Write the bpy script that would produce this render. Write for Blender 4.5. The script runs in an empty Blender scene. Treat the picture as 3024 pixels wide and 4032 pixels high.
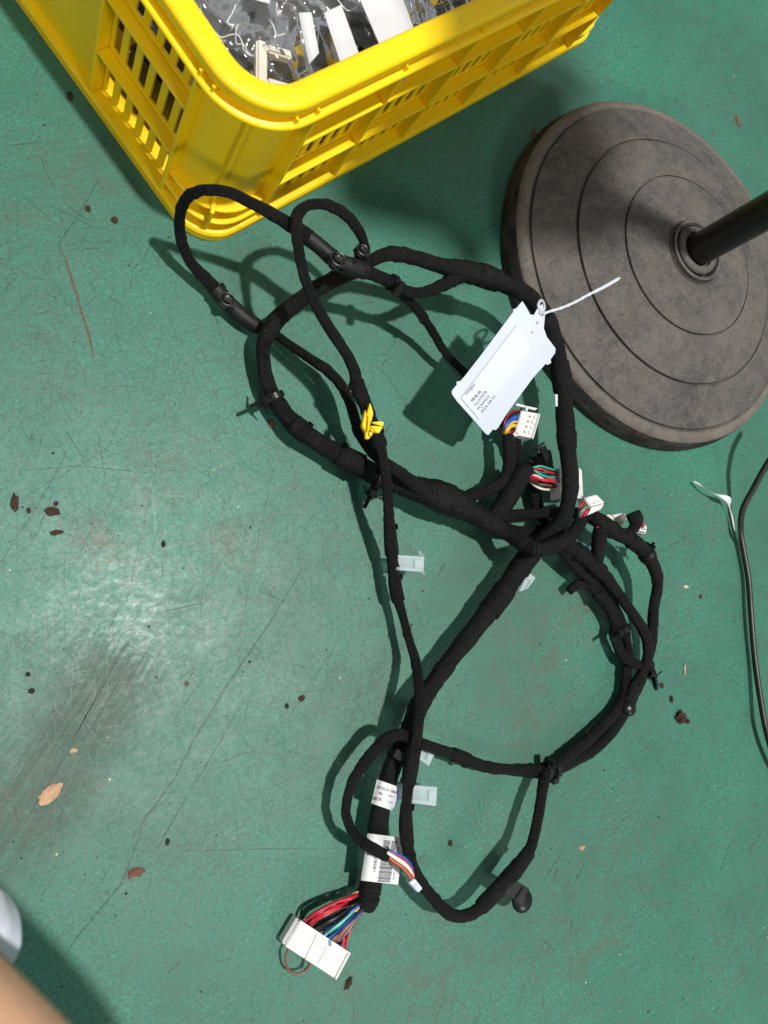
import bpy, bmesh, math, random
import numpy as np
from mathutils import Vector, Matrix
random.seed(7); RNG = np.random.default_rng(11)
SC = bpy.context.scene
COL = SC.collection

# ------------------------------------------------------------------ camera
F = 3030.0; CH = 0.62                      # focal length in photo pixels, camera height (m)
_n = np.array([50 - 1512.0, 2500 - 2016.0, F]); _d = _n / np.linalg.norm(_n)
_fw = np.array([0, 0, 1.0]) - _d * _d[2]; _fw /= np.linalg.norm(_fw)
M = np.array([_fw, -np.cross(_d, _fw), -_d])
CAMP = np.array([0, 0, CH])
cd = bpy.data.cameras.new('camera'); cam = bpy.data.objects.new('camera', cd); COL.objects.link(cam)
cd.sensor_fit = 'VERTICAL'; cd.sensor_height = 36.0; cd.lens = 36.0 * F / 4032
cd.clip_start = 0.02; cd.clip_end = 100
cd.dof.use_dof = True; cd.dof.focus_distance = 0.70; cd.dof.aperture_fstop = 8.0
R = M @ np.diag([1.0, -1.0, -1.0])
mw = Matrix([list(R[i]) + [CAMP[i]] for i in range(3)] + [[0, 0, 0, 1]])
cam.matrix_world = mw
SC.camera = cam

def at(px, py, z=0.0):
    r = M @ np.array([px - 1512.0, py - 2016.0, F]); t = (z - CH) / r[2]
    return CAMP + r * t
def depth(p): return float((M.T @ (np.asarray(p) - CAMP))[2])
def px2m(w, p): return w * depth(p) / F

# ------------------------------------------------------------------ world and lamps
w = bpy.data.worlds.new('World'); SC.world = w; w.use_nodes = True
bg = w.node_tree.nodes['Background']; bg.inputs[0].default_value = (0.93, 0.97, 1.0, 1); bg.inputs[1].default_value = 0.25
def lamp(name, loc, target, power, size, color, shape='DISK', size_y=None):
    ld = bpy.data.lights.new(name, 'AREA'); ld.energy = power; ld.shape = shape; ld.size = size
    if size_y: ld.size_y = size_y
    ld.color = color
    lo = bpy.data.objects.new(name, ld); COL.objects.link(lo); lo.location = loc
    lo.rotation_euler = (Vector(target) - Vector(loc)).to_track_quat('-Z', 'Y').to_euler()
lamp('bay_lamp', (1.341, -0.345, 9.51), (0.4, 0, 0), 1000, 0.36, (1.0, 0.99, 0.96))
lamp('second_bay_lamp', (-3.6, -0.9, 3.0), (0.4, 0.2, 0), 34, 0.8, (1.0, 0.98, 0.95))
lamp('third_bay_lamp', (0.9, -4.2, 2.9), (0.5, 0.2, 0), 62, 0.8, (1.0, 0.98, 0.95))
SC.view_settings.view_transform = 'Standard'; SC.view_settings.look = 'None'
SC.view_settings.exposure = 0.10; SC.view_settings.gamma = 1.0

# ------------------------------------------------------------------ materials
def srgb(r, g, b):
    f = lambda c: (c / 255 / 12.92) if c <= 10 else ((c / 255 + 0.055) / 1.055) ** 2.4
    return (f(r), f(g), f(b), 1)
class NT:
    def __init__(s, name):
        s.m = bpy.data.materials.new(name); s.m.use_nodes = True; s.t = s.m.node_tree
        s.b = s.t.nodes['Principled BSDF']; s.out = s.t.nodes['Material Output']
    def n(s, t, **k):
        o = s.t.nodes.new(t)
        for a, v in k.items():
            if a.startswith('i_'):
                key = a[2:]; key = int(key) if key.isdigit() else key.replace('_', ' ')
                if isinstance(v, bpy.types.NodeSocket): s.t.links.new(v, o.inputs[key])
                else: o.inputs[key].default_value = v
            else: setattr(o, a, v)
        return o
    def link(s, a, b): s.t.links.new(a, b)
    def math(s, op, a, b=None, clamp=False):
        o = s.t.nodes.new('ShaderNodeMath'); o.operation = op; o.use_clamp = clamp
        for i, v in enumerate((a, b)):
            if v is None: continue
            if isinstance(v, bpy.types.NodeSocket): s.link(v, o.inputs[i])
            else: o.inputs[i].default_value = v
        return o.outputs[0]
    def mix(s, f, a, b):
        o = s.t.nodes.new('ShaderNodeMix'); o.data_type = 'RGBA'
        for i, v in ((0, f), (6, a), (7, b)):
            if isinstance(v, bpy.types.NodeSocket): s.link(v, o.inputs[i])
            else: o.inputs[i].default_value = v
        return o.outputs[2]
    def noise(s, vec, scale, detail=4, rough=0.55, dist=0.0):
        return s.n('ShaderNodeTexNoise', i_Vector=vec, i_Scale=scale, i_Detail=detail, i_Roughness=rough, i_Distortion=dist).outputs[0]
    def ramp(s, v, lo, hi):
        o = s.n('ShaderNodeMapRange', i_0=v, i_1=lo, i_2=hi); return o.outputs[0]
    def mapping(s, vec, rot=0, scale=(1, 1, 1), loc=(0, 0, 0)):
        return s.n('ShaderNodeMapping', i_Vector=vec, i_Rotation=(0, 0, rot), i_Scale=scale, i_Location=loc).outputs[0]
    def bump(s, h, strength=0.3, dist=0.001):
        o = s.n('ShaderNodeBump', i_Height=h, i_Strength=strength, i_Distance=dist)
        s.link(o.outputs[0], s.b.inputs['Normal']); return o
    def set(s, **k):
        for a, v in k.items():
            sk = s.b.inputs[a.replace('_', ' ')]
            if isinstance(v, bpy.types.NodeSocket): s.link(v, sk)
            else: sk.default_value = v
        return s

def geo(nt): return nt.n('ShaderNodeNewGeometry').outputs['Position']
def objc(nt): return nt.n('ShaderNodeTexCoord').outputs['Object']

def mat_floor():
    t = NT('painted_floor'); P = geo(t)
    base = t.mix(t.noise(P, 9, 5), (0.022, 0.176, 0.116, 1), (0.042, 0.246, 0.166, 1))
    fine = t.noise(P, 420, 3, 0.7)
    base = t.mix(t.math('MULTIPLY', t.ramp(fine, 0.38, 0.62), 0.78), base, (0.022, 0.092, 0.062, 1))
    blot = t.math('MULTIPLY', t.ramp(t.noise(P, 60, 7, 0.75), 0.44, 0.66), t.ramp(t.noise(P, 6.5, 4, 0.6), 0.30, 0.65))
    base = t.mix(t.math('MULTIPLY', blot, 0.75), base, (0.052, 0.092, 0.062, 1))
    wash = t.math('MULTIPLY', t.ramp(t.noise(P, 150, 6, 0.8), 0.46, 0.66), t.ramp(t.noise(P, 9, 4, 0.65), 0.34, 0.62))
    base = t.mix(t.math('MULTIPLY', wash, 0.80), base, (0.055, 0.122, 0.082, 1))
    pale = t.math('MULTIPLY', t.ramp(t.noise(P, 260, 5, 0.8), 0.52, 0.68), t.ramp(t.noise(P, 12, 4, 0.65), 0.40, 0.60))
    base = t.mix(t.math('MULTIPLY', pale, 0.65), base, (0.095, 0.34, 0.245, 1))
    # hairline wear, several directions
    for k, (rot, sx, sy, th, col, am) in enumerate((
            (0.5, 6, 260, 0.010, (0.020, 0.085, 0.06, 1), 0.6), (1.25, 5, 240, 0.009, (0.020, 0.08, 0.055, 1), 0.55),
            (-0.4, 7, 300, 0.008, (0.075, 0.30, 0.215, 1), 0.40), (2.3, 6, 280, 0.010, (0.020, 0.09, 0.062, 1), 0.5),
            (0.05, 5, 330, 0.007, (0.08, 0.30, 0.215, 1), 0.30))):
        v = t.mapping(P, rot, (sx, sy, 1), (k * 3.1, k * 1.7, 0))
        nn = t.noise(v, 1.0, 2, 0.5, 0.6)
        line = t.math('SUBTRACT', 1.0, t.ramp(t.math('ABSOLUTE', t.math('SUBTRACT', nn, 0.5)), 0.0, th))
        msk = t.ramp(t.noise(P, 5.5 + k, 2), 0.42, 0.62)
        base = t.mix(t.math('MULTIPLY', t.math('MULTIPLY', line, msk), am), base, col)
    # rust-brown rubbed patches
    rn = t.math('MULTIPLY', t.ramp(t.noise(P, 30, 5, 0.7), 0.40, 0.58), t.ramp(t.noise(P, 210, 5, 0.8), 0.40, 0.58))
    tot = None
    for (px, py, rad, am) in ((400, 2120, .035, 1.0), (420, 2180, .03, .9), (330, 2080, .02, .6), (620, 1880, .030, 1.0), (640, 1930, .02, 1.0), (900, 2180, .03, 1.0), (560, 1990, .02, .8), (480, 2230, .03, .5), (880, 2130, .035, .7), (150, 1400, .05, .35),
                              (2150, 2560, .06, 1.0), (2080, 2780, .07, .9), (2280, 2440, .05, .9), (2000, 2450, .05, .7), (1450, 2700, .05, .5), (2500, 3300, .08, .5), (2300, 3700, .09, .55), (1700, 3850, .08, .5), (300, 700, .06, .55), (60, 900, .06, .5), (2750, 2050, .06, .5), (2900, 480, .012, 1.0), (700, 3420, .05, .4),
                              (2000, 3650, .05, .3), (1980, 3240, .03, .5), (2330, 1760, .03, .4), (2700, 2300, .08, .3), (1300, 3900, .06, .45), (2860, 3830, .06, .3), (760, 2430, .03, .5),
                              (160, 3160, .06, .7), (430, 2760, .04, .6)):
        dd = t.n('ShaderNodeVectorMath', operation='DISTANCE', i_0=P, i_1=tuple(at(px, py))).outputs['Value']
        f = t.math('MULTIPLY', t.ramp(dd, rad, rad * 0.2), am)
        tot = f if tot is None else t.math('MAXIMUM', tot, f)
    rust = t.math('MULTIPLY', rn, tot, True)
    base = t.mix(t.math('MULTIPLY', rust, 0.80), base, (0.105, 0.066, 0.038, 1))
    spk = t.ramp(t.noise(P, 520, 3, 0.65), 0.66, 0.74)
    base = t.mix(t.math('MULTIPLY', spk, 0.8), base, (0.018, 0.020, 0.014, 1))
    grime = t.math('MULTIPLY', t.ramp(t.noise(P, 3.4, 5, 0.65), 0.38, 0.66), 0.60)
    base = t.mix(grime, base, (0.040, 0.100, 0.072, 1))
    t.set(Base_Color=base, Specular_IOR_Level=0.4)
    rg = t.math('ADD', 0.36, t.math('ADD', t.math('MULTIPLY', t.ramp(t.noise(P, 170, 8, 0.8), 0.30, 0.70), 0.16), t.math('MULTIPLY', t.ramp(t.noise(P, 24, 5, 0.7), 0.35, 0.68), 0.10)))
    pol = t.n('ShaderNodeVectorMath', operation='DISTANCE', i_0=P, i_1=tuple(at(480, 2450))).outputs['Value']
    pol = t.math('MULTIPLY', t.ramp(pol, .085, .012), t.ramp(t.noise(t.mapping(P, .5, (1, 2.2, 1)), 85, 8, 0.8), 0.42, 0.62))
    rg = t.math('SUBTRACT', rg, t.math('MULTIPLY', pol, 0.15))
    # soft drag smear
    sA, sB = at(505, 2540), at(20, 3340); dv = (sB - sA)[:2]; ln = np.linalg.norm(dv); ra = math.atan2(dv[1], dv[0])
    q = t.n('ShaderNodeVectorMath', operation='SUBTRACT', i_0=P, i_1=tuple(sA)).outputs[0]
    qx = t.n('ShaderNodeVectorMath', operation='DOT_PRODUCT', i_0=q, i_1=(math.cos(ra), math.sin(ra), 0)).outputs['Value']
    qy = t.n('ShaderNodeVectorMath', operation='DOT_PRODUCT', i_0=q, i_1=(-math.sin(ra), math.cos(ra), 0)).outputs['Value']
    st = t.n('ShaderNodeCombineXYZ', i_0=t.math('MULTIPLY', qx, 9.0), i_1=t.math('MULTIPLY', qy, 330.0)).outputs[0]
    stn = t.noise(st, 1.0, 5, 0.7, 0.2)
    edge = t.math('ADD', qx, t.math('MULTIPLY', t.math('SUBTRACT', t.noise(st, 0.8, 2), 0.5), 0.09))
    sm_ = t.math('MULTIPLY', t.math('MULTIPLY', t.ramp(edge, -.004, .016), t.ramp(qx, ln * 1.6, ln * .8)), t.ramp(t.math('ADD', t.math('ABSOLUTE', qy), t.math('MULTIPLY', t.math('SUBTRACT', t.noise(st, 0.5, 2), 0.5), 0.03)), .046, .014))
    sm_ = t.math('MULTIPLY', sm_, t.math('ADD', 0.35, t.math('MULTIPLY', t.ramp(stn, .35, .62), 0.65)))
    base = t.mix(t.math('MULTIPLY', sm_, 0.80), base, (0.046, 0.058, 0.040, 1))
    t.set(Base_Color=base)
    rg = t.math('ADD', rg, t.math('MULTIPLY', sm_, 0.12))
    t.set(Roughness=rg)
    h = t.math('ADD', t.math('MULTIPLY', t.noise(P, 320, 4, 0.7), 0.5), t.math('MULTIPLY', t.noise(P, 40, 4), 1.2))
    sc = t.noise(t.mapping(P, 0.7, (40, 900, 1)), 1.0, 3, 0.6, 0.4); sc2 = t.noise(t.mapping(P, 2.2, (50, 1000, 1)), 1.0, 3, 0.6, 0.4)
    h = t.math('ADD', t.math('MULTIPLY', h, 0.20), t.math('MULTIPLY', t.math('ADD', t.math('MULTIPLY', sc, t.ramp(t.noise(P, 14, 3), .45, .62)), t.math('MULTIPLY', sc2, t.ramp(t.noise(P, 17, 3), .45, .62))), 0.55))
    t.bump(h, 0.16, 0.0010)
    return t.m
def mat_plain(name, col, rough=0.5, spec=0.5, var=0.0, scale=60, bump=0.0, bscale=200, metallic=0.0, **k):
    t = NT(name); P = objc(t)
    if var:
        c2 = tuple(c * (1 - var) for c in col[:3]) + (1,)
        t.set(Base_Color=t.mix(t.ramp(t.noise(P, scale, 5, 0.65), 0.35, 0.7), col, c2))
    else: t.set(Base_Color=col)
    t.set(Roughness=rough, Specular_IOR_Level=spec, Metallic=metallic, **k)
    if bump: t.bump(t.noise(P, bscale, 4, 0.65), bump, 0.001)
    return t.m
def mat_yellow():
    t = NT('yellow_plastic'); P = objc(t)
    c = t.mix(t.ramp(t.noise(P, 30, 5, 0.6), 0.3, 0.75), (0.97, 0.655, 0.001, 1), (0.94, 0.60, 0.001, 1))
    d = t.math('MULTIPLY', t.ramp(t.noise(P, 240, 4, 0.75), 0.63, 0.74), 0.35)
    c = t.mix(d, c, (0.40, 0.24, 0.01, 1))
    for rt, k in ((0.4, 0), (1.7, 5), (2.6, 9)):
        v = t.n('ShaderNodeMapping', i_Vector=P, i_Rotation=(rt, rt * .7, rt), i_Scale=(12, 420, 12), i_Location=(k, k, 0)).outputs[0]
        ln_ = t.math('SUBTRACT', 1.0, t.ramp(t.math('ABSOLUTE', t.math('SUBTRACT', t.noise(v, 1.0, 2, 0.5, 0.4), 0.5)), 0.0, 0.012))
        ln_ = t.math('MULTIPLY', ln_, t.ramp(t.noise(P, 21 + k, 3), 0.52, 0.64))
        c = t.mix(t.math('MULTIPLY', ln_, 0.45), c, (0.62, 0.40, 0.03, 1) if k else (0.95, 0.80, 0.25, 1))
    gr = t.math('MULTIPLY', t.ramp(t.noise(P, 48, 6, 0.75), 0.56, 0.72), 0.28)
    c = t.mix(gr, c, (0.50, 0.33, 0.04, 1))
    t.set(Base_Color=c, Roughness=t.math('ADD', 0.32, t.math('MULTIPLY', t.noise(P, 90, 4), 0.2)), Specular_IOR_Level=0.45, Subsurface_Weight=0.12, Subsurface_Radius=(0.012, 0.008, 0.001), Subsurface_Scale=0.3)
    t.bump(t.noise(P, 150, 3), 0.08, 0.001)
    return t.m
def mat_tape():
    t = NT('cloth_tape'); P = geo(t)
    uv = t.n('ShaderNodeUVMap').outputs[0]
    wv = t.n('ShaderNodeTexWave', wave_type='BANDS', bands_direction='X', i_Vector=t.mapping(uv, 0.12, (1, 1, 1)), i_Scale=150.0, i_Distortion=1.2, i_Detail=2.0).outputs[1]
    wv2 = t.n('ShaderNodeTexWave', wave_type='BANDS', bands_direction='Y', i_Vector=uv, i_Scale=300.0, i_Distortion=1.0, i_Detail=1.0).outputs[1]
    h = t.math('ADD', t.math('MULTIPLY', wv, 0.40), t.math('ADD', t.math('MULTIPLY', wv2, 0.25), t.math('ADD', t.math('MULTIPLY', t.noise(P, 210, 4, 0.7), 2.2), t.math('MULTIPLY', t.noise(P, 75, 3, 0.6), 2.0))))
    dust = t.math('MULTIPLY', t.ramp(t.noise(P, 34, 5, 0.7), 0.48, 0.75), 0.45)
    c = t.mix(dust, (0.0036, 0.0036, 0.0039, 1), (0.013, 0.0115, 0.010, 1))
    fib = t.math('MULTIPLY', t.ramp(t.noise(P, 900, 2, 0.6), 0.62, 0.75), 0.35)
    c = t.mix(fib, c, (0.05, 0.048, 0.045, 1))
    t.set(Base_Color=c, Roughness=0.58, Specular_IOR_Level=0.20)
    t.bump(h, 0.85, 0.0011)
    return t.m
def mat_rubber():
    t = NT('dusty_rubber'); P = objc(t)
    dust = t.ramp(t.noise(P, 13, 7, 0.7), 0.36, 0.62)
    c = t.mix(dust, (0.048, 0.046, 0.046, 1), (0.116, 0.101, 0.088, 1))
    sm = t.math('MULTIPLY', t.ramp(t.noise(P, 7.0, 4, 0.6, 0.5), 0.52, 0.66), 0.6)
    c = t.mix(sm, c, (0.050, 0.050, 0.058, 1))
    mid = t.ramp(t.noise(P, 75, 5, 0.75), 0.42, 0.66)
    c = t.mix(t.math('MULTIPLY', mid, 0.55), c, (0.148, 0.132, 0.117, 1))
    sp = t.ramp(t.noise(P, 330, 4, 0.75), 0.50, 0.70)
    c = t.mix(t.math('MULTIPLY', sp, 0.45), c, (0.21, 0.18, 0.152, 1))
    sd = t.ramp(t.noise(P, 170, 4, 0.75), 0.55, 0.68)
    c = t.mix(t.math('MULTIPLY', sd, 0.6), c, (0.040, 0.036, 0.034, 1))
    # trodden dust collects along the raised lip
    sx = t.n('ShaderNodeSeparateXYZ', i_0=P)
    rr = t.math('SQRT', t.math('ADD', t.math('POWER', sx.outputs[0], 2.0), t.math('POWER', sx.outputs[1], 2.0)))
    lip = t.math('MULTIPLY', t.ramp(rr, 0.1855, 0.190), t.ramp(t.noise(P, 34, 5, 0.7), 0.30, 0.60))
    c = t.mix(t.math('MULTIPLY', lip, 0.7), c, (0.185, 0.158, 0.132, 1))
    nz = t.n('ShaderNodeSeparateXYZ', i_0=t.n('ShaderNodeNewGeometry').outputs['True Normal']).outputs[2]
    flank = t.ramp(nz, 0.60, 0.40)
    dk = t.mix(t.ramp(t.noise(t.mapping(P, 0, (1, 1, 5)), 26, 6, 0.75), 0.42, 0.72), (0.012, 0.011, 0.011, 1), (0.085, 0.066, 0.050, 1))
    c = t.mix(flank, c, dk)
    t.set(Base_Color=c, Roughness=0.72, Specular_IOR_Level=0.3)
    h = t.math('ADD', t.noise(P, 300, 5, 0.75), t.math('MULTIPLY', t.noise(P, 60, 4), 1.2))
    t.bump(h, 0.8, 0.0016)
    return t.m
def mat_film():
    t = NT('clear_plastic_film'); P = objc(t)
    h = t.math('ADD', t.noise(P, 30, 2, 0.4, 1.2), t.math('MULTIPLY', t.noise(P, 12, 2), 1.5))
    bm_ = t.n('ShaderNodeBump', i_Height=h, i_Strength=0.35, i_Distance=0.006)
    gl = t.n('ShaderNodeBsdfGlossy', i_Roughness=0.16, i_Color=(1, 1, 1, 1), i_Normal=bm_.outputs[0])
    df = t.n('ShaderNodeBsdfTranslucent', i_Color=(0.9, 0.92, 0.92, 1))
    d2 = t.n('ShaderNodeBsdfDiffuse', i_Color=(0.85, 0.87, 0.88, 1), i_Normal=bm_.outputs[0])
    tr = t.n('ShaderNodeBsdfTransparent', i_Color=(0.95, 0.955, 0.94, 1))
    fr = t.n('ShaderNodeFresnel', i_IOR=1.45, i_Normal=bm_.outputs[0])
    haze = t.n('ShaderNodeMixShader', i_0=0.5, i_1=df.outputs[0], i_2=d2.outputs[0])
    m1 = t.n('ShaderNodeMixShader', i_0=t.math('ADD', 0.03, t.math('MULTIPLY', t.ramp(t.noise(P, 30, 6, 0.75), 0.40, 0.80), 0.08)), i_1=tr.outputs[0], i_2=haze.outputs[0])
    m2 = t.n('ShaderNodeMixShader', i_0=t.math('MULTIPLY', fr.outputs[0], 1.0, True), i_1=m1.outputs[0], i_2=gl.outputs[0])
    t.link(m2.outputs[0], t.out.inputs[0])
    return t.m
def mat_clear_tab():
    t = NT('translucent_tab')
    tr = t.n('ShaderNodeBsdfTransparent', i_Color=(0.93, 0.97, 0.97, 1))
    d2 = t.n('ShaderNodeBsdfDiffuse', i_Color=(0.85, 0.93, 0.95, 1)); tl = t.n('ShaderNodeBsdfTranslucent', i_Color=(0.9, 0.95, 0.96, 1))
    gl = t.n('ShaderNodeBsdfGlossy', i_Roughness=0.15)
    a = t.n('ShaderNodeMixShader', i_0=0.4, i_1=d2.outputs[0], i_2=tl.outputs[0])
    b = t.n('ShaderNodeMixShader', i_0=0.42, i_1=tr.outputs[0], i_2=a.outputs[0])
    c = t.n('ShaderNodeMixShader', i_0=0.10, i_1=b.outputs[0], i_2=gl.outputs[0])
    t.link(c.outputs[0], t.out.inputs[0]); return t.m
def mat_mark(name, col, alpha, rough=0.5):
    t = NT(name); P = geo(t)
    a = t.math('MULTIPLY', t.ramp(t.noise(P, 300, 3, 0.7), 0.30, 0.62), alpha)
    t.set(Base_Color=col, Roughness=rough, Alpha=a); return t.m
def mat_cloth(name, col):
    t = NT(name); P = objc(t)
    t.set(Base_Color=col, Roughness=0.9, Specular_IOR_Level=0.2); t.bump(t.noise(P, 18, 4), 0.4, 0.01); return t.m

MF = mat_floor(); MY = mat_yellow(); MT = mat_tape(); MR = mat_rubber(); MFILM = mat_film(); MTAB = mat_clear_tab()
MWHITE = mat_plain('white_plastic', (0.64, 0.64, 0.62, 1), 0.38, 0.5, 0.10, 70, 0.05)
MIVORY = mat_plain('ivory_plastic', (0.68, 0.64, 0.54, 1), 0.4, 0.5, 0.10, 90)
MTAG = mat_plain('tag_plastic', (0.55, 0.595, 0.66, 1), 0.42, 0.45, 0.04, 25, 0.06, 60)
MPAPER = mat_plain('label_paper', (0.62, 0.62, 0.62, 1), 0.55, 0.4, 0.06, 60, 0.08, 90)
MSTICK = mat_plain('sticker_paper', (0.585, 0.63, 0.695, 1), 0.5, 0.4, 0.03, 40)
MBACK = mat_plain('label_backing', (0.50, 0.60, 0.80, 1), 0.35, 0.5, 0.05)
MINK = mat_plain('print_ink', (0.02, 0.02, 0.024, 1), 0.6, 0.3)
MINKG = mat_plain('grey_print_ink', (0.13, 0.13, 0.15, 1), 0.6, 0.3)
MPEN = mat_plain('pen_ink', (0.05, 0.07, 0.30, 1), 0.5, 0.3)
MBLK = mat_plain('black_plastic', (0.006, 0.006, 0.007, 1), 0.34, 0.4, 0.2, 60, 0.04)
MBLKM = mat_plain('matt_black_plastic', (0.009, 0.009, 0.010, 1), 0.42, 0.4, 0.3, 60, 0.1)
MSLEEVE = mat_plain('rough_black_tape', (0.008, 0.008, 0.009, 1), 0.55, 0.35, 0.4, 90, 0.5, 260)
MGREY = mat_plain('dark_grey_plastic', (0.055, 0.055, 0.06, 1), 0.45, 0.45, 0.3, 40, 0.1)
MGLINT = mat_plain('film_glint', (0.80, 0.82, 0.82, 1), 0.2, 0.6, Alpha=0.75)
MKRAFT = mat_plain('brown_part_plastic', (0.09, 0.075, 0.06, 1), 0.5, 0.4, 0.6, 50, 0.3); MKRAFT2 = mat_plain('beige_part_plastic', (0.22, 0.185, 0.145, 1), 0.5, 0.4, 0.6, 60, 0.3)
MPOLE = mat_plain('black_paint', (0.008, 0.008, 0.008, 1), 0.33, 0.5, 0.2, 60, 0.05)
MPVC = mat_plain('black_pvc', (0.012, 0.011, 0.010, 1), 0.40, 0.45, 0.4, 50, 0.05)
MSKIN = mat_plain('skin', (0.62, 0.36, 0.22, 1), 0.48, 0.4, 0.22, 60, 0.25, 260, Subsurface_Weight=0.15, Subsurface_Radius=(0.02, 0.008, 0.004), Subsurface_Scale=0.3)
MSHIRT = mat_cloth('pale_cloth', (0.78, 0.82, 0.92, 1)); MTROU = mat_cloth('dark_cloth', (0.03, 0.035, 0.05, 1)); MHAIR = mat_cloth('black_hair', (0.01, 0.009, 0.008, 1))
MYCLIP = mat_plain('yellow_clip_plastic', (0.92, 0.62, 0.002, 1), 0.35, 0.5)
MBROWN = mat_plain('brown_dirt', (0.060, 0.034, 0.022, 1), 0.85, 0.2, 0.55, 300, 0.5, 500)
MRED = mat_plain('reddish_chip', (0.17, 0.080, 0.055, 1), 0.8, 0.25, 0.4, 250, 0.4, 500)
MTAN = mat_plain('tan_chip', (0.52, 0.32, 0.19, 1), 0.75, 0.3, 0.35, 200, 0.3, 400)
MPALE = mat_plain('pale_flake', (0.62, 0.55, 0.38, 1), 0.7, 0.3, 0.3, 300)
MDUST = mat_plain('grit', (0.030, 0.026, 0.020, 1), 0.9, 0.2, 0.4, 300)
WC = {k: mat_plain('wire_' + k, c, 0.4, 0.5) for k, c in dict(red=(0.52, 0.012, 0.035, 1), dark_red=(0.25, 0.01, 0.02, 1), black=(0.008, 0.008, 0.009, 1), grey=(0.17, 0.16, 0.17, 1), green=(0.02, 0.30, 0.20, 1),
      mint=(0.16, 0.55, 0.42, 1), blue=(0.02, 0.10, 0.42, 1), navy=(0.006, 0.035, 0.13, 1), white=(0.72, 0.66, 0.56, 1), yellow=(0.75, 0.42, 0.02, 1), purple=(0.24, 0.10, 0.34, 1), brown=(0.16, 0.07, 0.04, 1),
      orange=(0.48, 0.13, 0.05, 1), tan=(0.55, 0.42, 0.22, 1)).items()}

# ------------------------------------------------------------------ builders
class MB:
    def __init__(s): s.v = []; s.f = []; s.uv = []
    def add(s, V, Fc, UV=None):
        o = len(s.v); s.v += [tuple(map(float, p)) for p in V]
        for k, f in enumerate(Fc):
            s.f.append(tuple(o + i for i in f)); s.uv.append(UV[k] if UV else [(0, 0)] * len(f))
        return s
    def box(s, x0, x1, y0, y1, z0, z1):
        V = [(x, y, z) for z in (z0, z1) for y in (y0, y1) for x in (x0, x1)]
        return s.add(V, BOXF)
    def obox(s, c, ax, ay, az):          # centre and half-axis vectors
        c, ax, ay, az = map(np.asarray, (c, ax, ay, az))
        V = [c + i * ax + j * ay + k * az for k in (-1, 1) for j in (-1, 1) for i in (-1, 1)]
        return s.add(V, BOXF)
    def slab(s, q, th):                  # q: 4 top world points, pushed down by th
        q = [np.asarray(p, float) for p in q]
        lo = [p - np.array([0, 0, th]) for p in q]
        return s.add(lo + q, [(3, 2, 1, 0), (4, 5, 6, 7), (0, 1, 5, 4), (1, 2, 6, 5), (2, 3, 7, 6), (3, 0, 4, 7)])
    def poly(s, pts, th):                # polygon of top points, thickness down
        n = len(pts); pts = [np.asarray(p, float) for p in pts]; lo = [p - np.array([0, 0, th]) for p in pts]
        return s.add(pts + lo, [tuple(range(n)), tuple(range(2 * n - 1, n - 1, -1))] + [(i, n + i, n + (i + 1) % n, (i + 1) % n) for i in range(n)])
    def build(s, name, m, parent=None, smooth=False, bevel=0, kind=None, label=None, seg=2):
        me = bpy.data.meshes.new(name); me.from_pydata(s.v, [], s.f)
        if any(u[0] != (0, 0) for u in s.uv[:3]) or len(s.v) > 2000:
            ul = me.uv_layers.new(name='UVMap'); k = 0
            flat = [c for u in s.uv for p in u for c in p]
            ul.data.foreach_set('uv', flat)
        bm = bmesh.new(); bm.from_mesh(me)
        if bevel:
            bmesh.ops.bevel(bm, geom=[e for e in bm.edges], offset=bevel, segments=seg, affect='EDGES', clamp_overlap=True)
        bmesh.ops.recalc_face_normals(bm, faces=bm.faces)
        bm.to_mesh(me); bm.free()
        if smooth:
            me.polygons.foreach_set('use_smooth', [True] * len(me.polygons))
        me.materials.append(m)
        o = bpy.data.objects.new(name, me); COL.objects.link(o)
        if parent: o.parent = parent
        if kind: o['kind'] = kind
        if label: o['label'] = label
        return o
BOXF = [(0, 2, 3, 1), (4, 5, 7, 6), (0, 1, 5, 4), (2, 6, 7, 3), (0, 4, 6, 2), (1, 3, 7, 5)]
def thing(name, label, cat, loc=(0, 0, 0), rz=0, group=None):
    o = bpy.data.objects.new(name, None); COL.objects.link(o); o.location = loc; o.rotation_euler = (0, 0, rz); o.empty_display_size = 0.02
    return tag(o, label, cat, group)
def tag(o, label, cat, group=None):
    o['label'] = label; o['category'] = cat
    if group: o['group'] = group
    return o
def keep(child, parent):                 # parent an object built in world coordinates
    child.parent = parent
    child.matrix_parent_inverse = Matrix.LocRotScale(parent.location, parent.rotation_euler, None).inverted(); return child

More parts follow.
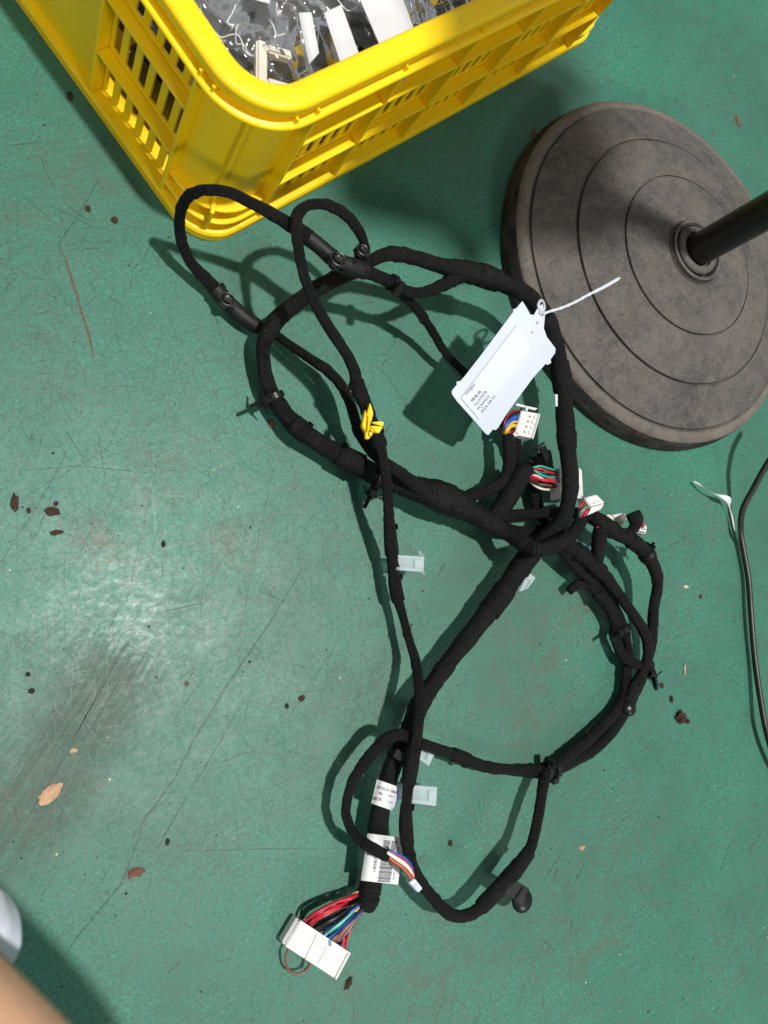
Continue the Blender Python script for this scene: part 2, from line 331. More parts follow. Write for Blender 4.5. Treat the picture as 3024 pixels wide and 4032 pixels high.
def spline(pts, step):
    """Catmull-Rom through rows (x,y,z,r); returns evenly sampled rows."""
    P = np.array(pts, float)
    P = np.vstack([2 * P[0] - P[1], P, 2 * P[-1] - P[-2]]); out = []
    for i in range(1, len(P) - 2):
        p0, p1, p2, p3 = P[i - 1:i + 3]
        t0 = 0; t1 = t0 + max(np.linalg.norm(p1[:3] - p0[:3]), 1e-6) ** .5; t2 = t1 + max(np.linalg.norm(p2[:3] - p1[:3]), 1e-6) ** .5; t3 = t2 + max(np.linalg.norm(p3[:3] - p2[:3]), 1e-6) ** .5
        for t in np.linspace(t1, t2, 24, endpoint=False):
            A1 = (t1 - t) / (t1 - t0) * p0 + (t - t0) / (t1 - t0) * p1; A2 = (t2 - t) / (t2 - t1) * p1 + (t - t1) / (t2 - t1) * p2; A3 = (t3 - t) / (t3 - t2) * p2 + (t - t2) / (t3 - t2) * p3
            B1 = (t2 - t) / (t2 - t0) * A1 + (t - t0) / (t2 - t0) * A2; B2 = (t3 - t) / (t3 - t1) * A2 + (t - t1) / (t3 - t1) * A3
            out.append((t2 - t) / (t2 - t1) * B1 + (t - t1) / (t2 - t1) * B2)
    out.append(P[-2]); out = np.array(out)
    s = np.r_[0, np.cumsum(np.linalg.norm(np.diff(out[:, :3], axis=0), axis=1))]
    n = max(3, int(s[-1] / step) + 1); q = np.linspace(0, s[-1], n)
    return np.array([np.interp(q, s, out[:, k]) for k in range(4)]).T, q
def tube(mb, rows, q, sides=16, pitch=0, amp=0.0, rough=0.0, flat=1.0, cap=True):
    C = rows[:, :3]; Rr = rows[:, 3]; n = len(C)
    T = np.gradient(C, axis=0); T /= np.linalg.norm(T, axis=1)[:, None]
    up = np.array([0, 0, 1.0]); N = np.zeros_like(C)
    v = up - T[0] * (up @ T[0]); 
    if np.linalg.norm(v) < 1e-3: v = np.array([1.0, 0, 0]) - T[0] * T[0][0]
    v /= np.linalg.norm(v); N[0] = v
    for i in range(1, n):
        v = N[i - 1] - T[i] * (N[i - 1] @ T[i]); N[i] = v / np.linalg.norm(v)
    B = np.cross(T, N)
    ang = np.linspace(0, 2 * math.pi, sides, endpoint=False)
    ns = np.repeat(RNG.normal(0, 1, (n // 6 + 3, sides)), 6, axis=0)
    kk = np.ones(7) / 7; ns = np.apply_along_axis(lambda c: np.convolve(c, kk, 'same'), 0, ns)[:n]
    rad = Rr[:, None] * (1 + rough * ns)
    if amp:
        q = q + .0045 * np.interp(q, np.arange(0, q[-1] + .06, .021), RNG.normal(0, 1, len(np.arange(0, q[-1] + .06, .021))))
        am_ = np.clip(np.interp(q, np.arange(0, q[-1] + .1, .034), RNG.normal(.85, .45, len(np.arange(0, q[-1] + .1, .034)))), .1, 1.6)[:, None]
        ph = (q[:, None] / pitch + ang[None, :] / (2 * math.pi)) % 1.0
        turn = np.floor(q[:, None] / pitch + ang[None, :] / (2 * math.pi)).astype(int)
        jit = RNG.uniform(0.0, 1.25, turn.max() + 2)
        rad = rad + amp * (np.minimum(ph / 0.9, (1 - ph) / 0.1)) * jit[np.clip(turn, 0, None)] * am_
        lump = np.interp(q, np.arange(0, q[-1] + .1, .013), RNG.normal(0, 1, len(np.arange(0, q[-1] + .1, .013))))
        rad = rad * (1 + .035 * lump[:, None])
    V = C[:, None, :] + rad[:, :, None] * (np.cos(ang)[None, :, None] * N[:, None, :] * flat + np.sin(ang)[None, :, None] * B[:, None, :])
    V = V.reshape(-1, 3)
    Fc = []; UV = []
    for i in range(n - 1):
        for j in range(sides):
            k = (j + 1) % sides
            Fc.append((i * sides + j, i * sides + k, (i + 1) * sides + k, (i + 1) * sides + j))
            a0, a1 = j / sides * .05, (j + 1) / sides * .05
            UV.append([(q[i] + 1e-5, a0), (q[i], a1), (q[i + 1], a1), (q[i + 1], a0)])
    if cap:
        Fc.append(tuple(range(sides - 1, -1, -1))); UV.append([(0, 0)] * sides)
        Fc.append(tuple(range((n - 1) * sides, n * sides))); UV.append([(0, 0)] * sides)
    mb.add(V, Fc, UV)
def pxrows(L):                            # rows (px, py, z, width px) -> world rows
    out = []
    for x, y, z, wd in L:
        p = at(x, y, z); out.append((*p, px2m(wd / 2, p)))
    return out
def sweep_round_rect(mb, L, W, Rc, prof, u0=0.0, v0=0.0, seg=8, arc=None):
    """closed profile [(inset,z)] swept round a rectangle with rounded corners"""
    path = []
    corners = ((Rc, Rc, math.pi), (L - Rc, Rc, 1.5 * math.pi), (L - Rc, W - Rc, 0), (Rc, W - Rc, .5 * math.pi))
    for cx, cy, a0 in corners:
        for k in range(seg + 1):
            a = a0 + k / seg * math.pi / 2; path.append((cx, cy, math.cos(a), math.sin(a)))
    n = len(path); m = len(prof); V = []
    for cx, cy, c, s_ in path:
        for o, z in prof:
            V.append((u0 + cx + (Rc - o) * c, v0 + cy + (Rc - o) * s_, z))
    Fc = [(i * m + j, i * m + (j + 1) % m, ((i + 1) % n) * m + (j + 1) % m, ((i + 1) % n) * m + j) for i in range(n) for j in range(m)]
    mb.add(V, Fc)
def lathe(mb, prof, c=(0, 0, 0), seg=96):
    c = np.array(c); m = len(prof); V = []; Fc = []
    for k in range(seg):
        a = 2 * math.pi * k / seg
        for r, z in prof: V.append(c + np.array([r * math.cos(a), r * math.sin(a), z]))
    for k in range(seg):
        for j in range(m - 1):
            Fc.append((k * m + j, ((k + 1) % seg) * m + j, ((k + 1) % seg) * m + j + 1, k * m + j + 1))
    mb.add(V, Fc)

_tc = {}
def text_mesh(s):
    if s not in _tc:
        c = bpy.data.curves.new('t', 'FONT'); c.body = s; c.size = 1.0; c.resolution_u = 2
        o = bpy.data.objects.new('t', c); COL.objects.link(o)
        dg = bpy.context.evaluated_depsgraph_get(); me = o.evaluated_get(dg).to_mesh()
        V = [tuple(v.co) for v in me.vertices]; Fc = [tuple(p.vertices) for p in me.polygons]
        o.evaluated_get(dg).to_mesh_clear(); bpy.data.objects.remove(o); bpy.data.curves.remove(c)
        _tc[s] = (V, Fc)
    return _tc[s]
def text_px(mb, s, p0, p1, hpx, surf, skew=None):
    """text laid on surface surf(px,py)->world, baseline p0->p1 in photo pixels, cap height hpx"""
    V, Fc = text_mesh(s); xs = [v[0] for v in V]; x0, x1 = min(xs), max(xs)
    p0 = np.array(p0, float); p1 = np.array(p1, float); dx = (p1 - p0) / (x1 - x0)
    u = (p1 - p0) / np.linalg.norm(p1 - p0); upv = np.array(skew, float) if skew else np.array([u[1], -u[0]])
    mb.add([surf(*(p0 + dx * (x - x0) + upv * hpx * y / 0.72)) for x, y, _ in V], Fc)

# ------------------------------------------------------------------ floor
fb = MB()
N = 24
xs = np.linspace(-6, 8, N + 1); ys = np.linspace(-7, 7, N + 1)
fb.add([(x, y, 0) for y in ys for x in xs], [(j * (N + 1) + i, j * (N + 1) + i + 1, (j + 1) * (N + 1) + i + 1, (j + 1) * (N + 1) + i) for j in range(N) for i in range(N)])
floor = fb.build('floor', MF, kind='structure')

def strip(mb, pts, wd, z):
    pts = np.array(pts, float)[:, :2]; T = np.gradient(pts, axis=0); T /= np.linalg.norm(T, axis=1)[:, None] + 1e-9
    Nn = np.c_[-T[:, 1], T[:, 0]]; n = len(pts)
    tap = np.sin(np.linspace(0.12, math.pi - 0.12, n)) ** 0.5 * wd / 2
    a = pts + Nn * tap[:, None]; b = pts - Nn * tap[:, None]
    mb.add([(x, y, z) for x, y in a] + [(x, y, z) for x, y in b], [(i, i + 1, n + i + 1, n + i) for i in range(n - 1)])
def rz_(): return random.uniform(0.00008, 0.0004)
def scratch_field(name, m, n, wr, lr, ang=None, spread=0.5, box=(-.3, 1.35, -.85, .75)):
    mb = MB()
    for _ in range(n):
        x = random.uniform(box[0], box[1]); y = random.uniform(box[2], box[3])
        a = random.gauss(ang, spread) if ang is not None and random.random() < .6 else random.uniform(0, math.pi)
        l = random.uniform(*lr) * random.choice((.4, 1, 1, 1.8)); k = random.gauss(0, 1.2)
        pts = [];  px_, py_ = x, y
        for i in range(6):
            pts.append((px_, py_)); px_ += math.cos(a) * l / 5; py_ += math.sin(a) * l / 5; a += k * l / 5
        strip(mb, pts, random.uniform(*wr), rz_())
    o = mb.build(name, m, floor, kind='stuff'); return o
MSCD = mat_mark('dark_scratch', (0.018, 0.072, 0.052, 1), 0.62, 0.5); MSCL = mat_mark('pale_scratch', (0.12, 0.33, 0.25, 1), 0.60, 0.40)
MSCB = mat_mark('brown_scuff', (0.060, 0.048, 0.030, 1), 0.8, 0.6); MSMEAR = mat_mark('grey_smear', (0.040, 0.056, 0.040, 1), 0.085, 0.5)
scratch_field('dark_scratch_marks', MSCD, 2300, (.00016, .00042), (.005, .035), 0.9, .8)
scratch_field('dark_scratch_marks', MSCD, 3400, (.00016, .0004), (.004, .03), 1.2, .9, (-.05, .33, -.22, .28))
scratch_field('pale_scratch_marks', MSCL, 1900, (.00014, .00034), (.004, .035))
scratch_field('pale_scratch_marks', MSCL, 2000, (.00014, .00034), (.003, .025), 0.6, 0.9, (-.02, .30, -.18, .2))
scratch_field('brown_scuff_marks', MSCB, 900, (.0003, .0009), (.003, .02), 0.9, .7)
def long_marks(name, m, L, parent=floor):
    mb = MB()
    for pts, wpx in L:
        rows = np.array([at(*p) for p in pts]); k = max(8, len(pts) * 6); tt = np.linspace(0, len(pts) - 1, k)
        pp = np.c_[np.interp(tt, range(len(pts)), rows[:, 0]), np.interp(tt, range(len(pts)), rows[:, 1])] + RNG.normal(0, .0002, (k, 2))
        strip(mb, pp, px2m(wpx, rows[0]), rz_())
    return mb.build(name, m, parent, kind='stuff')
long_marks('long_scratch_marks', MSCD, [([(0, 2220), (200, 1900), (290, 1730)], 5), ([(0, 2010), (330, 1820), (540, 1690)], 4), ([(0, 1860), (300, 1835), (620, 1865)], 4),
    ([(385, 1700), (420, 1910)], 4), ([(500, 2370), (560, 2080), (640, 1740)], 3), ([(0, 2260), (200, 2230), (390, 2210)], 3), ([(420, 2505), (610, 2590)], 4), ([(460, 2560), (590, 2590), (540, 2680)], 4),
    ([(1190, 2240), (1070, 2440), (900, 2690), (760, 2920), (690, 3060), (520, 3300)], 9), ([(960, 2750), (860, 2930), (640, 3300)], 5), ([(1075, 1855), (1000, 2200), (940, 2520)], 3), ([(820, 2640), (700, 2810), (690, 2830)], 5),
    ([(180, 800), (380, 900)], 4), ([(265, 810), (350, 870)], 5), ([(50, 570), (165, 560)], 5), ([(400, 690), (300, 860), (230, 960), (240, 1000)], 5), ([(90, 770), (190, 855)], 4), ([(140, 580), (220, 760)], 3),
    ([(1560, 1330), (1500, 1450), (1650, 1660)], 3), ([(1840, 950), (1950, 880), (1990, 830)], 4), ([(2590, 2180), (2725, 2100)], 4), ([(2880, 3300), (2830, 3450)], 4), ([(2260, 3480), (2300, 3400)], 6),
    ([(700, 3050), (1180, 2900)], 3), ([(1350, 2500), (1120, 2850)], 3), ([(0, 3060), (60, 3020), (150, 2900)], 4), ([(560, 3260), (480, 3480), (310, 3680), (270, 3740)], 8), ([(1340, 3340), (700, 3350)], 3), ([(700, 3200), (620, 3340)], 5)])
long_marks('pale_long_scratch_marks', MSCL, [([(1540, 1440), (1630, 1560), (1730, 1660)], 4), ([(1500, 1400), (1900, 1760), (2050, 1900)], 3), ([(2560, 1860), (2640, 1965)], 4), ([(2580, 2510), (2660, 2530), (2730, 2490)], 4), ([(2560, 2590), (2660, 2490), (2740, 2480)], 4),
    ([(2835, 2620), (2815, 2800), (2790, 2880)], 4), ([(1900, 2300), (2010, 2390)], 3), ([(2150, 2420), (2290, 2580)], 3), ([(2320, 2650), (2350, 2710)], 3), ([(1050, 1130), (1000, 1200)], 3), ([(1180, 1150), (1140, 1240)], 3), ([(1760, 1250), (1700, 1310)], 3),
    ([(600, 1930), (615, 2100)], 10), ([(620, 1945), (760, 1960)], 6), ([(1560, 2060), (1700, 2230), (1850, 2350)], 3), ([(2200, 2860), (2300, 2800)], 3), ([(730, 1060), (690, 1010)], 3)])
# dark dragged smear, lower left
mb = MB()
for _ in range(150):
    u_ = random.gauss(0, 1); s0 = abs(random.gauss(0, .22)); s1 = min(1.15, s0 + random.uniform(.1, .7))
    p0 = np.array([490, 2545]) + np.array([1, .62]) * (u_ * 48); dirv = np.array([-470, 780]) + np.array([1, .6]) * u_ * 22 + RNG.normal(0, 9, 2)
    pts = [at(*(p0 + dirv * t)) for t in np.linspace(s0, s1, 5)]
    strip(mb, pts, random.choice((.0003, .0005, .0009, .0016)), rz_())
mb.build('dragged_smear_marks', MSMEAR, floor, kind='stuff')
long_marks('rust_streak_marks', mat_mark('rust_streak', (0.16, 0.060, 0.032, 1), 0.95, 0.7), [([(245, 985), (270, 1060), (320, 1220), (355, 1330), (368, 1405)], 9), ([(262, 1040), (300, 1150)], 7), ([(340, 1290), (372, 1400)], 5)])
# fine grit nobody could count
def grit(name, m, n, rr, box=(-.3, 1.35, -.85, .75)):
    mb = MB()
    for _ in range(n):
        x, y = random.uniform(box[0], box[1]), random.uniform(box[2], box[3]); r = random.uniform(*rr) * random.choice((.6, .8, 1, 1.6))
        a = random.uniform(0, 6.28); k = random.choice((4, 5, 5)); h = r * random.uniform(.3, .7)
        ring = [(x + r * random.uniform(.6, 1.2) * math.cos(a + i * 6.283 / k), y + r * random.uniform(.5, 1.1) * math.sin(a + i * 6.283 / k), 0.0003) for i in range(k)]
        mb.add(ring + [(x + random.uniform(-.3, .3) * r, y, h)], [(i, (i + 1) % k, k) for i in range(k)])
    return mb.build(name, m, kind='stuff')
g = grit('floor_grit', MDUST, 2200, (.0003, .0007)); tag(g, 'fine dark grit scattered over the green floor', 'grit')
g = grit('brown_grit', MBROWN, 1100, (.0003, .0009)); tag(g, 'fine brown dirt specks scattered over the green floor', 'grit')
g = grit('pale_grit', MPALE, 320, (.0004, .0008)); tag(g, 'tiny pale flecks scattered over the green floor', 'grit')

# larger crumbs one can point at
def crumb(name, label, cat, px, py, wpx, hpx, m, ang=0, thick=0.45, group='dirt crumbs and chips on the floor', sub=3, jag=.32):
    c = at(px, py, 0.0); k0 = .86 if name == 'dirt_clod' else 1.0; rx = px2m(wpx / 2, c) * k0; ry = px2m(hpx / 2, c) * 1.15 * k0; rz = min(rx, ry) * thick
    bm = bmesh.new(); bmesh.ops.create_icosphere(bm, subdivisions=sub, radius=1)
    sd = random.random() * 50
    from mathutils import noise as MN
    ex = M @ np.array([math.cos(ang), math.sin(ang), 0]); ex[2] = 0; ex /= np.linalg.norm(ex); ey = np.array([-ex[1], ex[0], 0])
    for v in bm.verts:
        k = 1 + jag * 1.5 * MN.noise(v.co * 1.6 + Vector((sd, 0, 0))) + jag * 1.1 * MN.noise(v.co * 3.6 + Vector((0, sd, 0))) + jag * .7 * MN.noise(v.co * 8 + Vector((0, sd, 3)))
        p = v.co * k; z = max(p.z * rz, -rz * .35)
        v.co = Vector(tuple(ex * p.x * rx + ey * p.y * ry)) + Vector((0, 0, z + rz * .35 + .0003))
    me = bpy.data.meshes.new(name); bm.to_mesh(me); bm.free(); me.materials.append(m)
    o = bpy.data.objects.new(name, me); COL.objects.link(o); o.location = c
    return tag(o, label, cat, group)
crumb('dirt_clod', 'large elongated dark dirt clod near the left edge of the floor', 'dirt clod', 57, 1978, 34, 62, MBROWN, 0.0)
crumb('dirt_clod', 'wide crumbly dark dirt clod right of the elongated one at left', 'dirt clod', 205, 2015, 66, 34, MBROWN)
crumb('dirt_clod', 'flat dark dirt sliver below the wide clod at far left', 'dirt clod', 222, 2097, 56, 18, MBROWN, -.2)
crumb('dirt_clod', 'small dark clod between the two big clods at left', 'dirt clod', 112, 2010, 20, 22, MBROWN)
crumb('dirt_clod', 'small dark clod just above the wide clod at left', 'dirt clod', 220, 1984, 20, 18, MBROWN)
crumb('dirt_clod', 'dark clod left of the dragged grey smear', 'dirt clod', 125, 2720, 30, 20, MDUST)
crumb('dirt_clod', 'black crumb above the dark clod left of the smear', 'dirt clod', 110, 2655, 20, 18, MDUST)
crumb('dirt_clod', 'brown clod in the shadow left of the yellow crate', 'dirt clod', 275, 382, 26, 36, MBROWN)
crumb('dirt_clod', 'rough brown clod on the floor below the crate corner', 'dirt clod', 450, 868, 30, 28, MBROWN)
crumb('dirt_clod', 'smaller brown clod left of the rough one below the crate', 'dirt clod', 346, 824, 24, 24, MBROWN)
crumb('dirt_clod', 'biggest brown clod at right between the harness and black cable', 'dirt clod', 2674, 2822, 48, 46, MBROWN, .3, .8)
crumb('dirt_clod', 'small clod touching the biggest brown clod at right', 'dirt clod', 2706, 2840, 20, 18, MBROWN, 0, .8)
crumb('dirt_clod', 'reddish brown crumb lying just below the black tie on left loop', 'dirt clod', 1069, 1672, 30, 36, MRED)
crumb('dirt_clod', 'brown crumb below the white main connector', 'dirt clod', 1370, 3872, 26, 44, MBROWN, .4, .7)
crumb('paint_chip', 'long reddish chip at lower left above the forearm', 'chip', 535, 3434, 58, 28, MRED, -.2)
crumb('paint_chip', 'large flat tan chip at lower left beside the dragged smear', 'chip', 196, 3127, 96, 46, MTAN, -.72, .16, jag=.2)
crumb('paint_chip', 'small pale tan chip at the upper part of the dragged smear', 'chip', 291, 2955, 28, 14, MTAN, 0, .3)
crumb('dirt_clod', 'dark crumb right of the reddish chip at lower left', 'dirt clod', 660, 3315, 18, 28, MDUST, .2)
crumb('dirt_clod', 'brown crumb on the floor left of the lower branch loop', 'dirt clod', 1187, 2750, 32, 22, MBROWN, -.5)
crumb('dirt_clod', 'black crumb left of the brown one beside the lower branch loop', 'dirt clod', 1129, 2780, 18, 22, MDUST)
crumb('dirt_clod', 'pinkish crumb right of the bright scratched patch', 'dirt clod', 735, 2692, 18, 18, MRED)
crumb('dirt_clod', 'dark ragged crumb above the bright scratched patch', 'dirt clod', 643, 2143, 18, 26, MDUST)
crumb('dirt_clod', 'reddish crumb by the rim of the round stand base near crate', 'dirt clod', 2097, 522, 22, 26, MRED, 0, .9)
crumb('dirt_clod', 'reddish flake at upper right beyond the round stand base', 'dirt clod', 2905, 480, 22, 40, MRED, -.3, .2)
crumb('wood_splinter', 'short tan splinter right of the harness loop', 'splinter', 2694, 2633, 8, 40, MTAN, .05, .8, None)
crumb('wood_splinter', 'curved tan splinter tucked beside the big harness loop', 'splinter', 2303, 2905, 9, 60, MTAN, .45, .8, None)
crumb('wood_splinter', 'small pale shaving on floor right of the harness', 'splinter', 2698, 2310, 22, 10, MPALE, .2, .7, None)
crumb('wood_splinter', 'small brown block shaving on floor below the harness loop', 'splinter', 2288, 3337, 28, 16, MTAN, -.1, .7, None)
crumb('dirt_clod', 'brown pebble in the open floor inside the lower loop', 'dirt clod', 1772, 3320, 20, 20, MBROWN)
crumb('dirt_clod', 'brown pebble right of the biggest harness loop, lower one', 'dirt clod', 2641, 2752, 16, 26, MBROWN, 0, .9)
crumb('dirt_clod', 'small crumb beside the fir tree clip, on its lower right', 'dirt clod', 2604, 2700, 26, 18, MBROWN, .5)
crumb('dirt_clod', 'dark crumb at right between harness and cable, upper one', 'dirt clod', 2758, 2350, 16, 16, MBROWN)

# ------------------------------------------------------------------ yellow crate
A_ = at(1000, 886); B_ = at(2266, 190); ca = (B_ - A_)[:2]; ca /= np.linalg.norm(ca); cb = np.array([-ca[1], ca[0]]); C0 = at(782, 1006)
CL, CW, DD = 0.585, 0.40, 0.0115
crate = thing('plastic_crate', 'yellow slotted plastic crate full of bagged parts', 'crate', tuple(C0), math.atan2(ca[1], ca[0]))
def cpt(u, v, z): return np.array([C0[0] + ca[0] * u + cb[0] * v, C0[1] + ca[1] * u + cb[1] * v, z])
mb = MB(); sweep_round_rect(mb, CL, CW, .055, [(.0012, .1522), (0, .1532), (0, .1548), (.0012, .1560), (.0085, .1562), (.0085, .1610), (.0050, .1612), (.0042, .1622), (.0042, .1682), (.0043, .1690), (.0050, .1706), (.0066, .17155), (.0074, .1718), (.0200, .1718), (.0208, .1717), (.0224, .1708), (.0234, .1690), (.0235, .168), (.0235, .1522)], seg=12)
ob = mb.build('rim', MY, crate, True); md = ob.modifiers.new('edge', 'EDGE_SPLIT'); md.split_angle = math.radians(48)
def gusset(u, v, nx, ny):
    d_ = np.array([nx, ny, 0.0]); d_ /= np.linalg.norm(d_); t_ = np.array([-d_[1], d_[0], 0])
    b = MB(); b.obox(np.array([u, v, .1588]) - d_ * .0052, d_ * .0030, t_ * .0010, np.array([0, 0, .0024])); b.build('gusset', MY, crate)
for a_ in (1.06, 1.44): gusset(.055 + .055 * math.cos(a_ * math.pi), .055 + .055 * math.sin(a_ * math.pi), math.cos(a_ * math.pi), math.sin(a_ * math.pi))
for k in range(6): gusset(.065 + .091 * k, 0, 0, -1)
for v in (.058, .149, .251, .342): gusset(0, v, -1, 0)
mb = MB(); sweep_round_rect(mb, CL, CW, .036, [(.0005, 0.0005), (0, .009), (.0015, .0115), (.0100, .0125), (.0235, .0125), (.0235, .0005)]); mb.build('base_ledge', MY, crate, False)
mb = MB(); mb.box(.0237, CL - .0237, .0237, CW - .0237, .003, .007); mb.build('bottom_panel', MY, crate)
def arc_sweep(mb, cx, cy, a0, Rc, ext_a, ext_b, prof, seg=10):
    path = []
    t0 = (-math.sin(a0), math.cos(a0)); a1 = a0 + math.pi / 2; t1 = (-math.sin(a1), math.cos(a1))
    path.append((cx - t0[0] * ext_a, cy - t0[1] * ext_a, math.cos(a0), math.sin(a0)))
    for k in range(seg + 1):
        a = a0 + k / seg * math.pi / 2; path.append((cx, cy, math.cos(a), math.sin(a)))
    path.append((cx + t1[0] * ext_b, cy + t1[1] * ext_b, math.cos(a1), math.sin(a1)))
    m = len(prof); n = len(path); V = [(px_ + (Rc - o) * c, py_ + (Rc - o) * s_, z) for px_, py_, c, s_ in path for o, z in prof]
    mb.add(V, [(i * m + j, i * m + (j + 1) % m, (i + 1) * m + (j + 1) % m, (i + 1) * m + j) for i in range(n - 1) for j in range(m)] + [tuple(range(m)), tuple(range((n - 1) * m, n * m))])
RC = .055; FU = .065; FV = .058      # first rib on the long and short walls
for cx, cy, a0, ea, eb in ((RC, RC, math.pi, FV - RC, FU - RC), (CL - RC, RC, 1.5 * math.pi, FU - RC, FV - RC), (CL - RC, CW - RC, 0, FV - RC, FU - RC), (RC, CW - RC, .5 * math.pi, FU - RC, FV - RC)):
    mb = MB(); arc_sweep(mb, cx, cy, a0, RC, ea, eb, [(DD, .0125), (DD, .1520), (DD + .003, .1520), (DD + .003, .0125)]); mb.build('corner_panel', MY, crate)
    for zt, oo in ((.038, .0045), (.0245, .0025)):
        rc_ = .044 if zt > .03 else .040; sx_ = 1 if cx < CL / 2 else -1; sy_ = 1 if cy < CW / 2 else -1; mb = MB(); arc_sweep(mb, cx - sx_ * (RC - rc_), cy - sy_ * (RC - rc_), a0, rc_, ea + RC - rc_ - .0015, eb + RC - rc_ - .0015, [(oo, zt - .0028), (oo, zt - .0008), (oo + .001, zt), (DD - .0005 + .006 * (RC - rc_) / .015, zt), (DD - .0005 + .006 * (RC - rc_) / .015, zt - .0028)]); mb.build('corner_shelf', MY, crate)
    am = a0 + math.pi / 4; d_ = np.array([math.cos(am), math.sin(am), 0]); t_ = np.array([-d_[1], d_[0], 0])
    mb = MB(); c_ = np.array([cx, cy, 0]) + d_ * (RC - DD + .001)
    mb.obox(c_ + np.array([0, 0, .083]), d_ * .0025, t_ * .0016, np.array([0, 0, .069])); mb.obox(c_ + d_ * .0078 + np.array([0, 0, .0268]), d_ * .0078, t_ * .0016, np.array([0, 0, .0142]))
    mb.build('corner_rib', MY, crate, bevel=.0005)
_shared = {}
def place(name, key, make, mtx):
    if key not in _shared:
        o = make().build(name, MY, crate, bevel=.0004, seg=1); _shared[key] = o
    else:
        o = _shared[key].copy(); COL.objects.link(o); o.parent = crate
    o.matrix_local = mtx; return o
def wall(mtx, starts, width, ribs):
    # local frame: x along the wall, y inward, z up
    for x in ribs:
        place('rib', 'rib', lambda: MB().box(-.0014, .0014, .0008, DD + .0029, .0128, .1520), mtx @ Matrix.Translation((x, 0, 0)))
    for x0 in starts:
        for zt in (.0625, .1185):
            def mk():
                b = MB(); b.box(.0017, width - .0017, .0012, DD - .0002, -.0026, 0)
                b.box(.0017, width - .0017, DD, DD + .0028, -.0030, .0034); return b
            place('rail', 'rail%.3f' % width, mk, mtx @ Matrix.Translation((x0, 0, zt)))
        nb = 6
        for k in range(nb + 1):
            xx = x0 + .0017 + (width - .0034) * (k + .0) / nb
            hw = .0035
            if k in (0, nb): continue
            place('slat', 'slat', lambda: MB().box(-hw, hw, DD + .0003, DD + .0025, .0128, .1522), mtx @ Matrix.Translation((xx, 0, 0)))
        place('grid_edge', 'gedge%.3f' % width, lambda: MB().box(.0017, width - .0017, DD, DD + .0028, .0128, .0150), mtx @ Matrix.Translation((x0, 0, 0)))
        for xx in (x0 + .0036, x0 + width - .0036):
            place('grid_edge', 'gside', lambda: MB().box(-.002, .002, DD + .0001, DD + .0027, .0129, .1521), mtx @ Matrix.Translation((xx, 0, 0)))
I4 = Matrix.Identity(4)
fr = [FU + .091 * k for k in range(6)]
wall(I4, fr[:5], .091, fr)
wall(Matrix.Translation((CL, CW, 0)) @ Matrix.Rotation(math.pi, 4, 'Z'), fr[:5], .091, fr)
lw = [FV, CW - FV - .091]; lr = [FV, FV + .091, CW - FV - .091, CW - FV]
wall(Matrix.Translation((0, CW, 0)) @ Matrix.Rotation(-math.pi / 2, 4, 'Z'), lw, .091, lr)
wall(Matrix.Translation((CL, 0, 0)) @ Matrix.Rotation(math.pi / 2, 4, 'Z'), lw, .091, lr)
mb = MB(); mb.box(.007, .010, FV + .0928, CW - FV - .0928, .0008, .1522); mb.build('end_panel', MY, crate)
mb = MB(); mb.box(CL - .010, CL - .007, FV + .0928, CW - FV - .0928, .0008, .1522); mb.build('end_panel', MY, crate)

# ---- what lies in the crate
def crate_box(name, label, cat, u, v, z, su, sv, sz, rz, m, tilt=(0, 0), group='parts packed in the crate', extra=None):
    e = thing(name, label, cat, tuple(cpt(u, v, z)), math.atan2(ca[1], ca[0]) + rz, group); e.rotation_euler = (tilt[0], tilt[1], e.rotation_euler[2])
    mb = MB(); mb.box(-su / 2, su / 2, -sv / 2, sv / 2, 0, sz); mb.build('housing', m, e, bevel=.0025)
    mb = MB(); mb.box(-su * .32, su * .32, -sv * .3, sv * .3, sz + .0002, sz + .006); mb.box(-su * .42, -su * .36, -sv * .4, sv * .4, sz + .0002, sz + .004); mb.build('raised_face', MGREY if m is not MGREY else MBLKM, e, bevel=.001)
    mb = MB()
    for i in range(4): mb.box(-su * .3 + i * su * .17, -su * .3 + i * su * .17 + su * .07, sv / 2, sv / 2 + .006, sz * .3, sz * .7)
    mb.build('terminal', MBLK, e, bevel=.0006); return e
